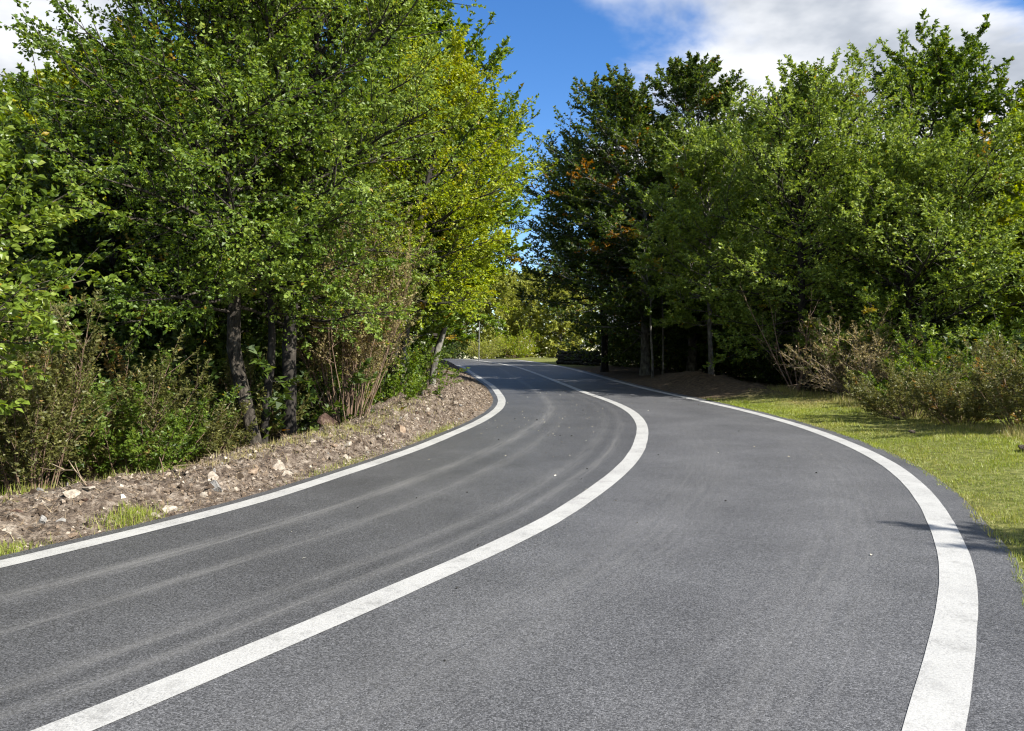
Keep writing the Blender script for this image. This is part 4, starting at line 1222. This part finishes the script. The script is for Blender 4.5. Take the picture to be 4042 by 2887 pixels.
def build_left_grass():
    rng = np.random.default_rng(303)
    Ps, hs, au = [], [], []
    for i0, d0, si, sd, n, hh, dry in [(100.4, .08, .8, .07, 1000, .075, .08), (105.6, .13, .7, .08, 1100, .085, .1), (129.5, .75, 5.0, .15, 1600, .10, .5), (121.5, .06, 2.5, .05, 450, .07, .3), (139, .05, 4.0, .05, 800, .08, .25),
                                       (143, 1.0, 5, .3, 1000, .10, .5), (103, 1.35, 4.0, .15, 1400, .13, .2), (118, .85, 4.0, .12, 700, .09, .7)]:
        i = i0 + rng.normal(0, si, n); d = np.abs(d0 + rng.normal(0, sd, n))
        X, Y, Z = bank_point(i, d)
        Ps.append(np.stack([X, Y, Z - .01], 1)); hs.append(hh * rng.uniform(.4, 1.3, n)); au.append(np.clip(dry + rng.normal(0, .2, n), 0, 1))
    P = np.vstack(Ps); n = len(P)
    blades('bank_grass', P, np.concatenate(hs), rng.uniform(.004, .009, n), rng, M['grass'], np.clip(rng.normal(.5, .25, n), 0, 1), np.concatenate(au), 'tufts of green and dry grass growing on the soil bank', 'grass', lean=.4)


build_left_grass()


def build_scrub_grass():
    rng = np.random.default_rng(304)
    n = 26000
    ii = np.arange(len(CL))
    i = rng.uniform(IY(9), IY(22.5), n)
    d = 1.9 + np.abs(rng.normal(0, .55, n)) + .5 * fbm(i * .25, i * 0 + 3, 67, 3)
    off = np.interp(i, ii, ER) + d
    X = np.interp(i, ii, CL[:, 0]) + np.interp(i, ii, NRM[:, 0]) * off
    Y = np.interp(i, ii, CL[:, 1]) + np.interp(i, ii, NRM[:, 1]) * off
    keep = vnoise(X * 1.7, Y * 1.7, 68) * smooth(1.5, 2.6, d) > rng.uniform(.12, .6, n)
    X, Y, d = X[keep], Y[keep], d[keep]
    m = len(X)
    Z = ground_z(X, Y) - .01
    h = rng.uniform(.06, .26, m) * smooth(1.3, 2.6, d)
    blades('scrub_grass', np.stack([X, Y, Z], 1), h, rng.uniform(.006, .012, m), rng, M['grass'], np.clip(rng.normal(.4, .25, m), 0, 1), np.clip(rng.normal(.55, .3, m), 0, 1), 'rough taller grass and dry stalks at the foot of the verge shrubs', 'grass', lean=.45)


build_scrub_grass()

# ------------------------------------------------------------------ low dirt mound's stones and the far wall
def build_wall():
    x0, y0, x1, y1 = 3.1, 52.5, 5.2, 47.0
    root = thing('stone_wall', (x0, y0, gz(x0, y0)), 'low dark stone wall end in the shade beside the far bend', 'wall')
    L = math.hypot(x1 - x0, y1 - y0); ang = math.atan2(y1 - y0, x1 - x0)
    me = rock_mesh('stone', 260, flat=.85)
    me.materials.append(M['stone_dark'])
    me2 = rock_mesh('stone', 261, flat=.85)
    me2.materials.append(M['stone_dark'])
    z = 0.0
    for row in range(4):
        x = -.1 + .2 * (row % 2)
        hh = .24
        while x < L:
            w = RNG.uniform(.26, .44)
            o = link('stone', me2 if RNG.random() < .5 else me, parent=root)
            o.location = (math.cos(ang) * (x + w / 2), math.sin(ang) * (x + w / 2), z + .1 + gz(x0 + math.cos(ang) * x, y0 + math.sin(ang) * x) - gz(x0, y0))
            o.scale = (w * 1.6, .7, hh * 2.1)
            o.rotation_euler = (RNG.normal(0, .2), RNG.normal(0, .2), ang + RNG.normal(0, .08))
            x += w * .95
        z += hh * .9


build_wall()

# thin pole where the road disappears
pr = thing('thin_pole', (-2.45, 58.5, gz(-2.45, 58.5)), 'thin upright pole by the roadside where the road disappears', 'pole')
sv, sf = tubes(np.array([[(0, 0, -.2), (0, 0, 1.0), (.02, 0, 2.2), (.03, 0, 3.2)]]), np.full((1, 4), .035), 10)
link('shaft', mesh_from('shaft', sv, sf, smooth=True), M['metal'], pr)
sv, sf = tubes(np.array([[(.03, 0, 3.2), (.03, 0, 3.26), (.03, 0, 3.29)]]), np.array([[.05, .05, .01]]), 10)
link('cap', mesh_from('cap', sv, sf, smooth=True), M['metal'], pr)


# ------------------------------------------------------------------ dead branches
def branch_thing(name, loc, lines, label, mat, rad, leafy=None):
    root = thing(name, loc, label, 'branch')
    for j, ln in enumerate(lines):
        P = catmull(np.array(ln, float), .04)[None]
        m_ = P.shape[1]
        V, F = tubes(P, (np.linspace(1, .35, m_) * rad * (1 if j == 0 else .6))[None], 6)
        link('stem' if j == 0 else 'side_twig', mesh_from('stem', V, F, smooth=True), mat, root)
    return root


def bpt(i, d):
    X, Y, Z = bank_point(np.array([float(i)]), np.array([float(d)]))
    return (float(X[0]), float(Y[0]), float(Z[0]))


branch_thing('dead_branch', bpt(105.4, .66), [[(0, 0, -.03), (-.10, .04, .08), (-.19, .05, .17), (-.24, .05, .27)], [(-.17, .05, .15), (-.28, .08, .15), (-.42, .1, .13), (-.55, .12, .17)], [(-.10, .04, .08), (-.15, .0, .17), (-.14, 0, .25)], [(-.28, .08, .15), (-.36, .06, .21), (-.4, .05, .22)]],
             'pale forked dead branch sticking up from the soil bank toward the left border', M['dry_wood'], .009)
branch_thing('dead_stub', bpt(110.9, 1.06), [[(0, 0, -.05), (.01, 0, .10), (-.01, 0, .19), (-.05, 0, .25)], [(-.01, 0, .19), (.02, 0, .24), (.015, 0, .27)]], 'short upright broken stick on the crest of the soil bank', M['stem_red'], .010)
branch_thing('dead_branch', bpt(113.5, .95), [[(-.3, .05, .03), (-.1, .03, .06), (.1, 0, .06), (.35, -.03, .05)], [(.1, 0, .06), (.2, .06, .12), (.26, .08, .14)]], 'thin dry stick lying along the crest below the leaning trunk', M['dry_wood'], .006)

# bare twig of a sapling that hangs in at the left border
nb = branch_thing('bare_twig', (-4.35, 6.1, 1.62), [[(0, 0, 0), (.22, 0, .08), (.42, 0, .20), (.53, 0, .34), (.545, 0, .46), (.52, 0, .55)], [(.53, 0, .34), (.60, 0, .40), (.66, 0, .40)], [(.545, 0, .46), (.57, 0, .52), (.59, 0, .54)], [(.42, 0, .20), (.47, .05, .22), (.52, .05, .2)]],
                  'crooked bare twig reaching in from the left border below the large leaves', M['dry_wood'], .009)


# ------------------------------------------------------------------ bits on the asphalt
def build_litter():
    rng = np.random.default_rng(310)
    n = 150
    i = np.concatenate([rng.normal(IY(15.0), 9, 60), rng.normal(IY(23.5), 10, 50), rng.uniform(IY(5), IY(30), 40)])
    u = np.concatenate([rng.uniform(-.98, -.25, 60), rng.uniform(-.95, .4, 50), rng.uniform(-1, 1, 40)])
    ii = np.arange(len(CL))
    off = np.where(u < 0, -u * np.interp(i, ii, OL), u * np.interp(i, ii, OR))
    X = np.interp(i, ii, CL[:, 0]) + np.interp(i, ii, NRM[:, 0]) * off
    Y = np.interp(i, ii, CL[:, 1]) + np.interp(i, ii, NRM[:, 1]) * off
    P = np.stack([X, Y, zroad(Y) + .006], 1)
    a = rng.uniform(0, 6.28, n)
    D = np.stack([np.cos(a), np.sin(a), rng.uniform(.05, .5, n)], 1)
    N = np.tile([0, 0, 1.], (n, 1)) + rng.normal(0, .4, (n, 3))
    V, F, t, au = leaves_mesh(rng, P, D, N, .036, .5, rng.uniform(0, 1, n), np.zeros(n))
    tag(link('wood_chips', mesh_from('wood_chips', V, F, {'tint': t, 'autumn': au}), M['litter']), 'pale chips and dry leaf bits scattered over the inner lane', 'litter', kind='stuff')


build_litter()
cr_me = rock_mesh('crumb', 280, flat=.6)
cr_me.materials.append(M['crumb'])
for j, (y, u, s) in enumerate([(8.4, .42, .03), (6.2, -.05, .028), (9.1, -.1, .03), (9.9, -.13, .035), (13.2, -.42, .04), (13.3, -.36, .05), (12.6, -.7, .045), (16.3, -.8, .05), (15.9, -.65, .06), (11.2, .1, .03), (10.4, .7, .04), (18.5, -.35, .05), (7.4, -.52, .025), (8.0, -.4, .03), (5.2, .1, .025), (14.4, .55, .035), (4.4, .3, .02), (6.9, -.62, .03)]):
    i = IY(y)
    off = -u * OL[i] if u < 0 else u * OR[i]
    x, yy = at_road(i, off)
    o = link('tar_crumb', cr_me)
    o.location = (x, yy, float(zroad(yy)) + s * .22)
    o.scale = (s * 1.5, s, s)
    o.rotation_euler = (0, 0, RNG.uniform(0, 6.28))
    tag(o, 'tiny dark crumb lying on the asphalt', 'crumb', 'dark crumbs on the asphalt')
# dark clods on the grass
cl_me = rock_mesh('clod', 281, flat=.7)
cl_me.materials.append(M['bank'])
for x, y, s, lab in [(6.9, 13.6, .13, 'dark clod of earth in the middle of the grass verge'), (7.6, 15.6, .16, 'dark clod near the top of the grass verge below the olive shrub'), (7.15, 11.0, .2, 'dug up lump of earth on the grass at the right border')]:
    o = link('earth_clod', cl_me)
    o.location = (x, y, gz(x, y) + s * .15)
    o.scale = (s * 1.5, s * 1.2, s)
    o.rotation_euler = (.2, .1, x)
    tag(o, lab, 'clod')
